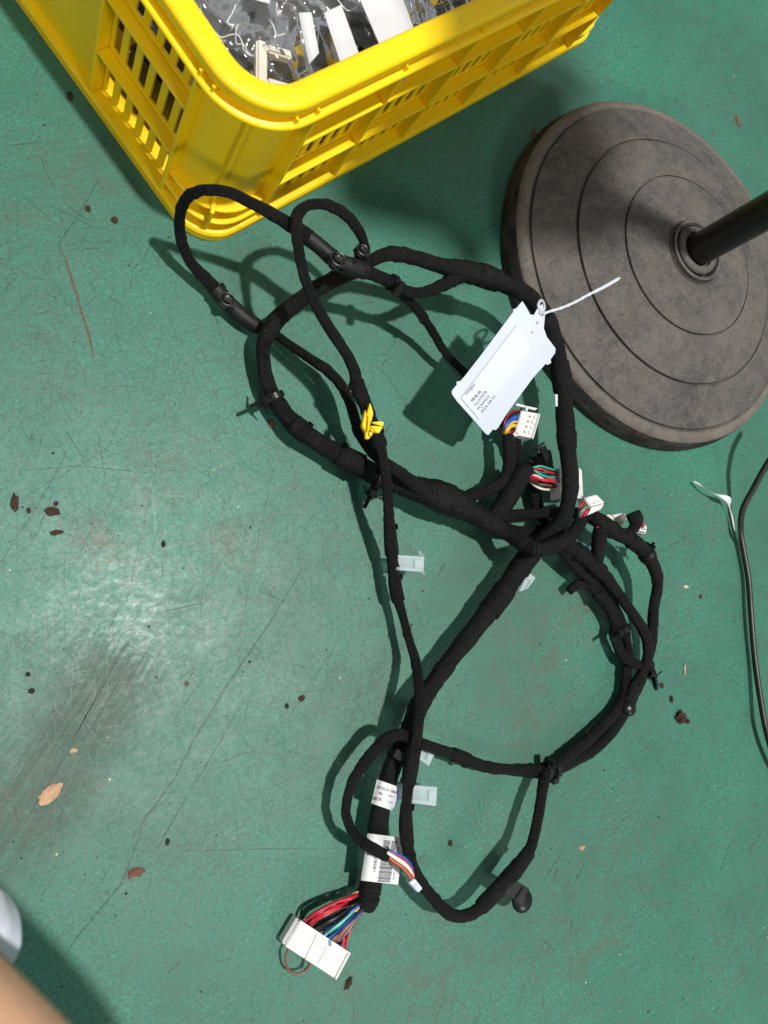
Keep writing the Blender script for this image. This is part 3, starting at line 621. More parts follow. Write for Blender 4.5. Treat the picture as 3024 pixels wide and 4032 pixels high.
def film_bag(label, u, v, z, su, sv, hz, rz, seed, dome=1.0, name='plastic_bag'):
    from mathutils import noise as MN
    n = 44; V = []
    for side in (1, -1):
        for j in range(n + 1):
            for i in range(n + 1):
                x = i / n - .5; y = j / n - .5; e = (1 - (2 * abs(x)) ** 4) * (1 - (2 * abs(y)) ** 4)
                w1 = MN.noise(Vector((x * 3 + seed, y * 3, 7))) * .5; rg_ = lambda f, o: 1 - abs(MN.noise(Vector(((x + w1 * .2) * f * (1.5 if o % 2 else .6) + o, (y + w1 * .15) * f * (.6 if o % 2 else 1.5) + seed, side * 3)))) * 2.2
                cr = MN.noise(Vector((x * 4 + seed, y * 4, side))) * .4 + max(rg_(5, 1), 0) ** 3 * .40 + max(rg_(7, 2), 0) ** 3 * .22
                wob = MN.noise(Vector((x * 4, y * 4, seed))) * .06
                V.append(((x + wob * .5) * su, (y + wob) * sv, side * hz * max(e, 0) * (.35 + .9 * cr) * (1 if side > 0 else .4)))
    m = n + 1; Fc = [(s_ * m * m + j * m + i, s_ * m * m + j * m + i + 1, s_ * m * m + (j + 1) * m + i + 1, s_ * m * m + (j + 1) * m + i) for s_ in (0, 1) for j in range(n) for i in range(n)]
    mb = MB(); mb.add(V, Fc); o = mb.build(name, MFILM, None, True)
    o.location = cpt(u, v, z); o.rotation_euler = (0, 0, math.atan2(ca[1], ca[0]) + rz)
    rs = random.Random(int(seed * 10))
    for k in range(9):                       # white tubes standing in for highlight streaks on the film
        i0, j0 = rs.randint(6, n - 6), rs.randint(6, n - 6); a = rs.uniform(0, 6.28); pts = []
        for st in range(rs.randint(5, 11)):
            ii, jj = int(i0 + math.cos(a) * st * 1.6), int(j0 + math.sin(a) * st * 1.6); a += rs.uniform(-.35, .35)
            if 2 < ii < n - 2 and 2 < jj < n - 2: pts.append((*(np.array(V[jj * m + ii]) + np.array([0, 0, .0005])), .00045 if st else .0002))
        if len(pts) > 3:
            rw, q = spline(pts, .002); b = MB(); tube(b, rw, q, 5); b.build('glint_streak', MGLINT, o, True)
    return tag(o, label, 'plastic bag', 'clear bags packed in the crate')
G1 = 'parts packed in the crate'
crate_box('bagged_part', 'brown boxy part under clear film at the crate corner', 'plastic part', .085, .105, .070, .095, .07, .045, .5, MKRAFT)
crate_box('bagged_part', 'grey module under film against the left crate wall', 'plastic part', .065, .19, .060, .08, .075, .06, .1, MGREY)
crate_box('bagged_part', 'pale brown part under film left of the first white label', 'plastic part', .150, .140, .075, .09, .085, .045, -.3, MKRAFT2)
crate_box('bagged_part', 'black housing under the first white label', 'plastic part', .185, .075, .080, .07, .06, .045, .9, MBLK)
crate_box('bagged_part', 'black housing behind the white sheet in the crate', 'plastic part', .345, .100, .085, .075, .11, .050, .25, MBLK)
crate_box('bagged_part', 'dark grey housing beside the black one at far crate end', 'plastic part', .440, .100, .080, .08, .10, .050, .1, MGREY)
crate_box('bagged_part', 'black part seen through the left wall slots', 'plastic part', .058, .10, .010, .055, .09, .056, .12, MBLK)
crate_box('bagged_part', 'black part low behind the front wall slots', 'plastic part', .125, .052, .010, .10, .045, .060, .0, MBLK)
crate_box('bagged_part', 'second black part low behind the front wall slots', 'plastic part', .250, .052, .010, .11, .045, .066, .0, MBLKM)
crate_box('bagged_part', 'dark grey part low behind the far front slots', 'plastic part', .385, .055, .010, .12, .05, .062, .0, MGREY)
crate_box('bagged_part', 'big black part deep in the crate middle', 'plastic part', .25, .2, .008, .18, .14, .065, .2, MBLKM)
crate_box('bagged_part', 'white plastic part seen through left wall slots', 'plastic part', .06, .182, .010, .05, .055, .048, .25, MWHITE)
# ivory bracket in the corner bag
e = thing('ivory_bracket', 'small ivory bracket inside the bag at the crate corner', 'bracket', tuple(cpt(.062, .058, .132)), math.atan2(ca[1], ca[0]) + .9)
mb = MB(); mb.box(-.017, .017, -.005, .003, 0, .009); mb.build('crossbar', MIVORY, e, bevel=.0015)
for sx in (-1, 1):
    mb = MB(); mb.box(sx * .0135 - .0035, sx * .0135 + .0035, -.024, -.0052, 0, .008); mb.build('arm', MIVORY, e, bevel=.0015)
film_bag('crumpled clear bag filling the near crate corner', .092, .094, .128, .118, .118, .020, .15, 3.1)
film_bag('clear bag lying along the left crate wall', .085, .185, .126, .13, .14, .022, .6, 8.7)
film_bag('clear bag bunched between the two white labels', .190, .085, .132, .085, .14, .020, .2, 14.2)
film_bag('clear bag beside the white sheet in the crate', .255, .100, .130, .085, .15, .022, -.1, 21.9)
film_bag('clear bag at the far end of the crate', .400, .085, .132, .11, .11, .018, .5, 33.3)
film_bag('clear bag low behind the left wall slots', .056, .15, .068, .045, .15, .02, .0, 41.0)
film_bag('clear bag low behind the front wall slots', .14, .050, .074, .16, .045, .018, .0, 55.0)
film_bag('clear bag low behind the far front slots', .34, .050, .078, .18, .045, .018, .0, 61.0)
def sheet_px(mb, q, z, nu=8, nv=8, curl=0.0, zf=None, th=.0003):
    q = np.array(q, float); V = []
    for j in range(nv + 1):
        for i in range(nu + 1):
            a, b = i / nu, j / nv; p = (q[0] * (1 - a) + q[1] * a) * (1 - b) + (q[3] * (1 - a) + q[2] * a) * b
            zz = zf(*p) if zf else z + curl * math.sin(a * math.pi) * (1 if curl else 0)
            V.append(at(p[0], p[1], zz))
    n = len(V); V2 = [v - np.array([0, 0, th]) for v in V]; m = nu + 1
    Fc = [(j * m + i, j * m + i + 1, (j + 1) * m + i + 1, (j + 1) * m + i) for j in range(nv) for i in range(nu)]
    mb.add(V + V2, Fc + [tuple(n + k for k in reversed(f)) for f in Fc])
def paper(name, label, cat, q, z, curl=.002, m=MPAPER, group=None):
    mb = MB(); sheet_px(mb, q, z, curl=curl); return tag(mb.build(name, m, None, True), label, cat, group)
k_ = .6028
paper('part_label', 'first white label from the crate corner, tilted on a bag', 'label', [(750 + 705 * k_, 50), (750 + 790 * k_, 48), (750 + 840 * k_, 345 * k_), (750 + 775 * k_, 420 * k_)], .158)
paper('part_label', 'long white label right of the tilted one in the crate', 'label', [(750 + 872 * k_, 85 * k_), (750 + 985 * k_, 30 * k_), (750 + 1108 * k_, 370 * k_), (750 + 985 * k_, 425 * k_)], .158)
pw = paper('paper_sheet', 'large white printed sheet sticking up near the rim', 'sheet', [(750 + 1080 * k_, -40), (750 + 1365 * k_, -40), (750 + 1475 * k_, 225 * k_), (750 + 1250 * k_, 325 * k_)], .154, .003)
mb = MB()
for s_, a_, b_ in (('17', (1260, 300), (1280, 285)), ('IXI', (1365, 250), (1385, 235)), ('H', (1408, 235), (1418, 228)), ('131', (1440, 222), (1450, 190))):
    text_px(mb, s_, (750 + a_[0] * k_, a_[1] * k_), (750 + b_[0] * k_, b_[1] * k_), 7, lambda x, y: at(x, y, .1585))
mb.build('printed_text', MINKG, pw)
paper('part_label', 'white label corner at the top edge of the crate bag', 'label', [(990, -60), (1070, -60), (1062, 14), (1000, -2)], .150)
def zu(px, py, uu):                       # height at which the ray meets the plane u = uu of the crate
    lo, hi = 0.0, .4
    for _ in range(40):
        m = (lo + hi) / 2
        if (at(px, py, m) - C0)[:2] @ ca > uu: lo = m
        else: hi = m
    return lo
def card(label, q, uu):
    b = MB(); pts = [at(x, y, zu(x, y, uu)) for x, y in q]; off = np.array([ca[0], ca[1], 0]) * .0006
    b.add(pts + [p + off for p in pts], [(3, 2, 1, 0), (4, 5, 6, 7), (0, 1, 5, 4), (1, 2, 6, 5), (2, 3, 7, 6), (3, 0, 4, 7)])
    tag(b.build('part_label', MPAPER), label, 'label')
card('white round-cornered card seen through the left slots near the corner', [(690, 305), (745, 262), (800, 330), (730, 372)], .034)
card('white card seen low through the left wall slots', [(450, 290), (490, 180), (530, 230), (480, 360)], .030)
# ------------------------------------------------------------------ round stand base and pole
SB = np.array([.7328, .1597, 0])
stand = thing('pole_stand', 'round dusty rubber stand base with a black pole', 'stand', tuple(SB))
prof = [(.0, .0005), (.2015, .0005), (.2030, .002), (.2032, .008), (.2010, .018), (.1990, .0240), (.1960, .0272), (.1915, .0285), (.1875, .0288), (.1862, .0276), (.1852, .0276), (.1842, .0300)]
def dome(r): return .0300 + .0205 * (1 - ((r - .139) / .0452) ** 2 if r > .139 else 1) + (0 if r > .139 else (.139 - r) * .155)
def dome_(r):
    t = (.1842 - r) / .1842; return .0300 + .0395 * (1 - (1 - t) ** 1.9)
for r_ in (.178, .170, .161, .152, .145): prof.append((r_, dome_(r_)))
prof += [(.1412, dome_(.1412)), (.1406, dome_(.1406) - .0016), (.1392, dome_(.1392) - .0016), (.1384, dome_(.1384) + .0010), (.1366, dome_(.1366) + .0014)]
for r_ in (.130, .120, .110, .100, .094): prof.append((r_, dome_(r_) + .0011))
prof += [(.0908, dome_(.0908) + .0012), (.0902, dome_(.0902) - .0002), (.0891, dome_(.0891) - .0002), (.0884, dome_(.0884) + .0018), (.0868, dome_(.0868) + .0022)]
for r_ in (.080, .068, .056, .044): prof.append((r_, dome_(r_) + .0020))
zz = dome_(.044) + .002; prof += [(.040, zz - .0012), (.036, zz - .0016), (.0345, zz + .001), (.0335, zz + .004), (.0305, zz + .0045), (.029, zz + .002), (.0275, zz - .003), (.024, zz - .003), (.0, zz - .003)]
mb = MB(); lathe(mb, prof, seg=160); ob = mb.build('rubber_base', MR, stand, True)
md = ob.modifiers.new('edge', 'EDGE_SPLIT'); md.split_angle = math.radians(40)
mb = MB(); lathe(mb, [(.0, zz - .002), (.0268, zz - .002), (.0268, zz + .0035), (.0255, zz + .0055), (.0195, zz + .006), (.0190, zz + .002), (0, zz + .002)], seg=64); mb.build('collar', MR, stand, False)
mb = MB(); lathe(mb, [(0, zz), (.0172, zz), (.0172, 1.12), (.015, 1.123), (0, 1.123)], seg=48); o = mb.build('pole', MPOLE, stand, True); md = o.modifiers.new('edge', 'EDGE_SPLIT')

# added, unseen fan-like head above the frame, shaped to cast shade beside the crate
FC = np.array([-.102, .104, 1.10]); fa = np.array([.32, .94, 0.0]); fa /= np.linalg.norm(fa); fs = np.array([fa[1], -fa[0], 0]); fu = np.array([0, 0, 1.0])
mb = MB(); mb.obox((FC + np.array([0, 0, 1.10])) / 2 + np.array([0, 0, 0]), (FC - np.array([0, 0, 1.10])) / 2, np.array([.012, .012, 0]), fu * .012); mb.build('shade_blocker_arm', MPOLE, stand)
mb = MB(); mb.obox(FC - fa * .01, fa * .095, fs * .125, fu * .06); mb.obox(FC - fa * .085 - fu * .02, fa * .05, fs * .022, fu * .03); mb.build('shade_blocker_box', MPOLE, stand, bevel=.012)
for k in range(3):
    a = k * 2.094 + .4; d_ = fs * math.cos(a) + fu * math.sin(a); t_ = np.cross(fa, d_)
    mb = MB(); mb.obox(FC + fa * .07 + d_ * .078, d_ * .058, t_ * .045 + fa * .028, fa * .0012); mb.build('shade_blocker_vane', MGREY, stand, bevel=.001)
mb = MB()
for r_, o_ in ((.15, .0), (.15, .045), (.15, .09), (.135, .115), (.11, .122), (.08, .126), (.05, .128), (.13, -.02), (.10, -.03)):
    pts = [(*(FC + fa * o_ + (fs * math.cos(t) + fu * math.sin(t)) * r_), .0016) for t in np.linspace(0, 6.2832, 33)]
    rows, q = spline(pts, .02); tube(mb, rows, q, 6)
for k in range(36):
    t = k * 6.2832 / 36; d_ = fs * math.cos(t) + fu * math.sin(t)
    rows, q = spline([(*(FC + fa * .128 + d_ * .05), .0012), (*(FC + fa * .124 + d_ * .10), .0012), (*(FC + fa * .1 + d_ * .148), .0012), (*(FC + fa * .0 + d_ * .152), .0012), (*(FC - fa * .03 + d_ * .10), .0012), (*(FC - fa * .03 + d_ * .05), .0012)], .02); tube(mb, rows, q, 5)
mb.build('shade_blocker_cage', MPOLE, stand)
# ------------------------------------------------------------------ wiring harness
har = thing('wiring_harness', 'black taped wiring harness with white connectors sprawled on floor', 'wiring harness')
PATHS = {}
def cable(key, L, name='cable', pitch=.0098, amp=.00075, rough=.036, m=MT, sides=18, parent=har, step=.0013):
    rows, q = spline(pxrows([(a, b, c, d * .945) for a, b, c, d in L]), step); PATHS[key] = (rows, q)
    mb = MB(); tube(mb, rows, q, sides, pitch, amp, rough)
    return mb.build(name, m, parent, True)
def near(key, px, py):
    rows, q = PATHS[key]; best = None
    cvs = (rows[:, :3] - CAMP) @ M; P2 = cvs[:, :2] / cvs[:, 2:3] * F + np.array([1512, 2016])
    return int(np.argmin(np.hypot(P2[:, 0] - px, P2[:, 1] - py)))
def wrap(key, p0, p1, k=1.10, add=.0004, name='tape_wrap', m=MT, pitch=.012, amp=.00025):
    rows, q = PATHS[key]; i, j = sorted((near(key, *p0), near(key, *p1))); j = max(j, i + 4)
    r = rows[i:j + 1].copy(); r[:, 3] = r[:, 3] * k + add
    mb = MB(); tube(mb, r, q[i:j + 1], 18, pitch, amp, .018)
    if m is MT:                                # the loose end of the tape stands off a little
        k_ = random.choice((2, len(r) - 3)); T = r[k_ + 1, :3] - r[k_ - 1, :3]; T /= np.linalg.norm(T); S = np.cross(T, [0, 0, 1.0]); S /= np.linalg.norm(S); U = np.cross(S, T)
        a = random.uniform(-.3, .3) + random.choice((0, math.pi)); d_ = S * math.cos(a) + U * abs(math.sin(a)); e_ = np.cross(T, d_); c_ = r[k_, :3] + d_ * (r[k_, 3] + .0006)
        V = [c_ + T * x * .0026 + d_ * (y ** 2) * .0010 * w_ + e_ * (y * .0030 - .001) for w_, x in ((1, -1), (.6, 1)) for y in (0, .35, .7, 1.0)]
        V += [v - d_ * .0003 for v in V]
        mb.add(V, [(k, k + 1, k + 5, k + 4) for k in range(3)] + [(k + 8, k + 12, k + 13, k + 9) for k in range(3)] + [(0, 4, 12, 8), (3, 11, 15, 7), (0, 8, 9, 1), (1, 9, 10, 2), (2, 10, 11, 3), (4, 5, 13, 12), (5, 6, 14, 13), (6, 7, 15, 14)])
    return mb.build(name, m, har, True)
cable('A', [(1428, 3572, .016, 84), (1448, 3525, .018, 90), (1465, 3440, .02, 84), (1480, 3330, .022, 80), (1492, 3220, .022, 78), (1515, 3120, .024, 78), (1545, 3020, .026, 78), (1590, 2930, .028, 80), (1618, 2860, .03, 84), (1655, 2770, .03, 76), (1714, 2680, .028, 70), (1796, 2570, .027, 72), (1878, 2465, .026, 78), (1960, 2361, .026, 86), (2033, 2255, .027, 84), (2096, 2172, .028, 84), (2158, 2110, .034, 76), (2204, 2060, .042, 66), (2230, 2010, .047, 62), (2244, 1930, .051, 66), (2246, 1870, .052, 66), (2238, 1800, .052, 68), (2225, 1650, .048, 76), (2214, 1500, .046, 78), (2188, 1380, .05, 74), (2155, 1265, .058, 74), (2085, 1170, .063, 70), (1990, 1120, .066, 78), (1890, 1082, .07, 84), (1800, 1062, .072, 84), (1740, 1048, .074, 62), (1622, 1012, .075, 60), (1531, 1000, .075, 56), (1465, 1025, .072, 54), (1400, 1062, .064, 58), (1330, 1092, .056, 66), (1240, 1142, .05, 68), (1150, 1205, .044, 66), (1080, 1275, .036, 66), (1040, 1350, .028, 62), (1040, 1440, .023, 60), (1062, 1530, .02, 62), (1100, 1600, .02, 72), (1180, 1690, .022, 78), (1300, 1770, .022, 80), (1400, 1825, .022, 88), (1500, 1880, .025, 92), (1580, 1912, .03, 84), (1650, 1928, .034, 104), (1730, 1955, .036, 136), (1800, 1985, .035, 118), (1860, 2018, .032, 86), (1930, 2058, .032, 78), (2000, 2098, .037, 68), (2065, 2140, .05, 62), (2120, 2162, .06, 62), (2180, 2150, .06, 62), (2235, 2118, .056, 58), (2272, 2078, .05, 54), (2288, 2040, .046, 48)], 'trunk_cable', .0105, .0010)
cable('C', [(1870, 1075, .069, 66), (1800, 1090, .070, 60), (1745, 1122, .070, 50), (1680, 1148, .068, 44), (1610, 1150, .068, 46), (1545, 1115, .072, 50), (1480, 1085, .078, 54), (1400, 1055, .085, 62), (1330, 1030, .088, 66), (1260, 972, .09, 60), (1170, 905, .09, 58), (1080, 848, .095, 54), (990, 800, .1, 48), (900, 757, .105, 44), (810, 748, .098, 44), (747, 770, .085, 44), (715, 820, .066, 44), (708, 900, .045, 44), (725, 980, .03, 44), (765, 1050, .02, 46), (830, 1115, .016, 50), (900, 1195, .013, 54), (960, 1250, .012, 54), (1020, 1290, .01, 50), (1075, 1312, .009, 40), (1130, 1350, .012, 38), (1210, 1405, .018, 42), (1290, 1460, .022, 44), (1345, 1520, .026, 44), (1380, 1590, .03, 42), (1400, 1660, .032, 44), (1430, 1730, .034, 48), (1475, 1790, .04, 48), (1530, 1830, .05, 46), (1580, 1865, .05, 50), (1640, 1910, .044, 60), (1700, 1940, .038, 70)])
cable('D', [(1440, 1005, .075, 36), (1432, 950, .078, 40), (1400, 890, .085, 44), (1350, 837, .09, 42), (1280, 805, .093, 42), (1210, 810, .096, 44), (1170, 850, .1, 50), (1172, 950, .1, 46), (1190, 1060, .1, 44), (1225, 1160, .095, 44), (1265, 1240, .09, 46), (1315, 1320, .082, 46), (1365, 1395, .075, 46), (1395, 1460, .068, 50), (1408, 1520, .062, 54), (1440, 1600, .058, 54), (1465, 1670, .055, 50), (1490, 1740, .055, 54), (1505, 1790, .055, 42), (1518, 1860, .055, 42), (1527, 1960, .05, 42), (1533, 2060, .04, 44), (1540, 2150, .03, 50), (1550, 2250, .025, 44), (1562, 2340, .022, 48), (1582, 2410, .022, 38), (1605, 2500, .024, 36), (1632, 2590, .028, 38), (1648, 2680, .038, 40), (1652, 2780, .048, 42), (1645, 2860, .053, 46), (1627, 2960, .05, 54), (1612, 3060, .044, 52), (1602, 3140, .036, 40), (1598, 3230, .036, 50), (1604, 3320, .036, 48), (1622, 3400, .036, 42), (1660, 3475, .036, 44), (1710, 3540, .036, 46), (1765, 3595, .034, 48), (1815, 3608, .032, 48), (1870, 3590, .03, 48), (1920, 3545, .03, 56), (1985, 3475, .032, 58), (2050, 3400, .034, 56), (2090, 3335, .034, 44), (2112, 3250, .032, 42), (2128, 3160, .028, 42), (2140, 3080, .022, 44), (2150, 3035, .016, 40)])
cable('E', [(1650, 2925, .03, 50), (1720, 2950, .028, 48), (1800, 2975, .022, 48), (1900, 3015, .016, 46), (2040, 3035, .012, 46), (2165, 3033, .011, 52), (2247, 3003, .011, 48), (2324, 2960, .011, 46), (2382, 2912, .011, 44), (2430, 2852, .011, 46), (2464, 2785, .013, 48), (2495, 2712, .017, 46), (2531, 2645, .022, 46), (2551, 2582, .026, 44), (2548, 2524, .028, 44), (2522, 2461, .03, 44), (2478, 2399, .03, 42), (2430, 2331, .03, 44), (2382, 2269, .03, 54), (2324, 2216, .03, 66), (2262, 2165, .032, 68), (2200, 2120, .036, 60)])
cable('G', [(1940, 2050, .03, 55), (2017, 2030, .034, 48), (2125, 2022, .031, 44), (2234, 2018, .026, 44), (2315, 2028, .034, 52), (2370, 2058, .038, 58), (2424, 2098, .04, 58), (2480, 2125, .04, 58), (2541, 2177, .04, 54), (2575, 2235, .04, 54), (2589, 2293, .038, 44), (2575, 2389, .032, 42), (2570, 2462, .024, 42), (2566, 2534, .02, 42), (2545, 2610, .014, 40), (2516, 2690, .012, 42), (2482, 2770, .010, 40), (2440, 2845, .009, 38)])
cable('H', [(2240, 2326, .012, 36), (2275, 2303, .014, 42), (2315, 2300, .016, 44), (2358, 2341, .018, 46), (2401, 2399, .018, 46), (2425, 2461, .016, 44), (2422, 2510, .016, 42), (2440, 2558, .016, 42), (2469, 2596, .018, 40), (2517, 2618, .02, 38), (2560, 2620, .02, 34)])
cable('I', [(2200, 2140, .03, 56), (2266, 2225, .024, 50), (2310, 2269, .022, 40), (2358, 2302, .02, 36), (2411, 2370, .02, 36), (2440, 2428, .02, 36), (2459, 2485, .018, 36), (2473, 2543, .016, 32), (2475, 2606, .013, 32), (2468, 2654, .011, 38), (2462, 2727, .011, 42), (2430, 2795, .012, 40), (2380, 2852, .013, 42), (2318, 2912, .013, 44), (2260, 2960, .013, 42), (2195, 3012, .012, 42)])
cable('V', [(2362, 2078, .045, 54), (2358, 2140, .042, 58), (2350, 2200, .036, 54), (2325, 2245, .03, 50)])
cable('J', [(1640, 2915, .046, 44), (1605, 2900, .046, 48), (1570, 2892, .045, 50), (1530, 2905, .042, 52), (1480, 2950, .038, 50), (1430, 3010, .036, 46), (1390, 3075, .035, 42), (1370, 3140, .034, 38), (1362, 3200, .034, 36), (1378, 3255, .036, 36), (1420, 3310, .042, 38), (1475, 3345, .046, 40), (1527, 3372, .047, 42)])
cable('F', [(1560, 1145, .062, 34), (1640, 1215, .05, 34), (1700, 1300, .035, 34), (1755, 1390, .025, 34), (1830, 1470, .02, 36), (1900, 1560, .02, 36), (1965, 1640, .02, 36), (2010, 1700, .022, 34), (2030, 1740, .02, 40), (2048, 1810, .018, 48), (2065, 1870, .02, 56)])
cable('K', [(2000, 1712, .03, 44), (2006, 1770, .03, 54), (2005, 1840, .03, 56), (1985, 1890, .03, 52), (1930, 1925, .028, 46), (1860, 1955, .03, 46), (1805, 1985, .032, 50)])
cable('L', [(2080, 1843, .038, 66), (2055, 1868, .037, 76), (2025, 1915, .033, 84), (1990, 1975, .03, 76), (1955, 2025, .03, 70), (1930, 2055, .03, 60)])
cable('N', [(2070, 1850, .012, 46), (2100, 1930, .012, 54), (2120, 2000, .012, 46), (2148, 2065, .013, 38), (2175, 2115, .014, 40), (2200, 2140, .02, 44)])
cable('O', [(1955, 2068, .03, 56), (2040, 2094, .018, 48), (2130, 2086, .016, 44), (2180, 2070, .02, 44)])
for key, a_, b_ in (('D', (1403, 1500), (1432, 1585)), ('D', (1472, 1690), (1496, 1760)), ('D', (1534, 2068), (1544, 2180)), ('D', (1556, 2262), (1572, 2365)), ('D', (1630, 2945), (1608, 3080)), ('D', (1599, 3165), (1604, 3325)), ('D', (1890, 3572), (2083, 3350)),
                    ('E', (2452, 2800), (2500, 2690)), ('E', (2370, 2256), (2262, 2165)), ('E', (1840, 2995), (1780, 2970)), ('A', (1925, 2405), (1990, 2320)), ('A', (2040, 2245), (2094, 2175)), ('A', (1448, 3525), (1430, 3568)), ('A', (1590, 2930), (1560, 2990)), ('A', (2212, 1480), (2225, 1540)), ('A', (2252, 1700), (2258, 1760)),
                    ('A', (1330, 1780), (1420, 1838)), ('A', (1150, 1665), (1210, 1710)), ('C', (845, 1135), (1015, 1288)), ('C', (1165, 902), (1215, 940)), ('C', (1405, 1675), (1420, 1710)), ('G', (2480, 2125), (2560, 2205)), ('G', (2330, 2035), (2420, 2095)), ('J', (1430, 3318), (1520, 3369)), ('H', (2350, 2332), (2375, 2360)), ('F', (1630, 1205), (1670, 1255)), ('A', (1880, 1079), (1960, 1108))):
    wrap(key, a_, b_)
# smooth black plastic tubes slid over the two clip positions
wrap('C', (1215, 935), (1440, 1070), 1.06, .0006, 'sleeve', MSLEEVE, .03, .0002)
wrap('C', (845, 1132), (1012, 1286), 1.12, .0008, 'sleeve', MSLEEVE, .03, .0002)

def fr_at(key, px, py):
    rows, q = PATHS[key]; i = near(key, px, py); i = min(max(i, 2), len(rows) - 3)
    T = rows[i + 2, :3] - rows[i - 2, :3]; T /= np.linalg.norm(T); up = np.array([0, 0, 1.0]); S = np.cross(T, up); S /= np.linalg.norm(S); U = np.cross(S, T)
    return rows[i, :3], rows[i, 3], T, S, U
def band(mb, c, r, T, S, U, wd=.0024, th=.0012, n=24):
    V = []
    for k in range(n):
        a = 2 * math.pi * k / n; d_ = S * math.cos(a) + U * math.sin(a)
        for rr in (r, r + th):
            for s_ in (-1, 1): V.append(c + d_ * rr + T * s_ * wd)
    Fc = []
    for k in range(n):
        o, p = 4 * k, 4 * ((k + 1) % n)
        Fc += [(o + 2, o + 3, p + 3, p + 2), (o, p, p + 1, o + 1), (o, o + 2, p + 2, p), (o + 1, p + 1, p + 3, o + 3)]
    mb.add(V, Fc)
def tie_clip(key, px, py, ang, label=None, prong=True, m=MBLK, star=0):
    """strap round the cable, ratchet head on its side and a ribbed push-in prong"""
    c, r, T, S, U = fr_at(key, px, py); r = r * 1.1 + .0008
    d_ = S * math.cos(ang) + U * math.sin(ang); e_ = np.cross(T, d_)
    e0 = bpy.data.objects.new('tie_clip', None); COL.objects.link(e0); e0.parent = har; e0.empty_display_size = .01
    if label: e0['label'] = label
    mb = MB(); band(mb, c, r, T, S, U); mb.build('strap', m, e0)
    mb = MB(); mb.obox(c + d_ * (r + .0035), d_ * .0035, e_ * .0042, T * .0036); mb.obox(c + d_ * (r + .0042) + e_ * .006, d_ * .0012, e_ * .003, T * .0026); mb.build('ratchet_head', m, e0, bevel=.0006)
    if prong:
        mb = MB(); b0 = c + d_ * (r + .0072)
        V = []
        nn = 12
        for k in range(nn):
            a = 6.2832 * k / nn; V.append(b0 + (T * math.cos(a) + e_ * math.sin(a)) * .0065 - d_ * .0006); 
        V2 = [b0 + (v - b0) * .55 + d_ * .0016 for v in V]
        mb.add(V + V2, [(k, (k + 1) % nn, nn + (k + 1) % nn, nn + k) for k in range(nn)] + [tuple(range(nn - 1, -1, -1)), tuple(range(nn, 2 * nn))])
        mb.obox(b0 + d_ * .0065, d_ * .0065, e_ * .0009, T * .0016)
        for k in range(4):
            h = .0035 + k * .0026; wdt = .0042 - k * .0006
            for sg in (-1, 1): mb.obox(b0 + d_ * (h - .0005) + e_ * sg * wdt * .55, e_ * sg * wdt * .55 - d_ * .0009, d_ * .0004, T * .0016)
        if star:
            for k in range(star):
                a = 6.2832 * k / star + .3; f_ = T * math.cos(a) + e_ * math.sin(a); mb.obox(b0 + f_ * .006 - d_ * .001, f_ * .005 - d_ * .0022, np.cross(f_, d_) * .0011, d_ * .0005)
        mb.build('prong', m, e0)
    return e0
tie_clip('A', 1088, 1560, .42, 'black tie clip on the left loop', star=4)
tie_clip('A', 1497, 1872, -.6, star=3)
tie_clip('G', 2545, 2190, -2.5, star=4)
tie_clip('I', 2459, 2470, .25); tie_clip('H', 2556, 2620, .4, star=5)
tie_clip('E', 2185, 3028, -.4, prong=False); tie_clip('E', 2150, 3036, 2.6, prong=False)
tie_clip('A', 1568, 2975, 2.0, prong=False); tie_clip('C', 1545, 1115, 2.5, prong=False)
def round_clip(px, py, z, rpx, label=None, key=None):
    """glossy oval cap with a moulded E-shaped slot"""
    c = at(px, py, z - .003); r = px2m(rpx * .78, c)
    e0 = bpy.data.objects.new('round_clip', None); COL.objects.link(e0); e0.parent = har
    if label: e0['label'] = label
    mb = MB(); lathe(mb, [(0, -.007), (r * .8, -.007), (r, -.004), (r, .001), (r * .86, .004), (r * .80, .0022), (r * .6, .0016), (0, .0016)], c, 36); mb.build('cap', MBLK, e0, True)
    mb = MB(); ca_ = np.array([math.cos(.6), math.sin(.6), 0]); cb_ = np.array([-ca_[1], ca_[0], 0]); u3 = np.array([0, 0, 1.0])
    mb.obox(c + ca_ * -r * .3 + u3 * .003, ca_ * .0009, cb_ * r * .5, u3 * .0016)
    for sg in (-1, 1): mb.obox(c + cb_ * sg * r * .98 - u3 * .001, ca_ * r * .55, cb_ * r * .22, u3 * .0032); mb.obox(c + ca_ * sg * r * .95 - u3 * .0015, ca_ * r * .2, cb_ * r * .35, u3 * .0026)
    for k in (-1, 0, 1): mb.obox(c + ca_ * r * .08 + cb_ * k * r * .45 + u3 * .003, ca_ * r * .36, cb_ * .0008, u3 * .0014)
    mb.obox(c + ca_ * r * .1 - cb_ * r * .9 + u3 * -.001, ca_ * r * .4, cb_ * .003, u3 * .003)
    mb.build('slot_bars', MBLK, e0, bevel=.0003); return e0
round_clip(893, 1183, .024, 38, 'glossy oval black clip on the lower sleeve'); round_clip(1327, 1026, .103, 40, 'round black clip on the upper sleeve'); round_clip(1423, 990, .088, 30, 'small round black clip at the loop end')
# half-round glossy button beside the big loop
c = at(2478, 2790, .018); mb = MB(); lathe(mb, [(0, -.008), (.0075, -.008), (.0082, -.003), (.007, .002), (.004, .0038), (0, .0042)], c, 28); mb.build('button_clip', MBLK, har, True)
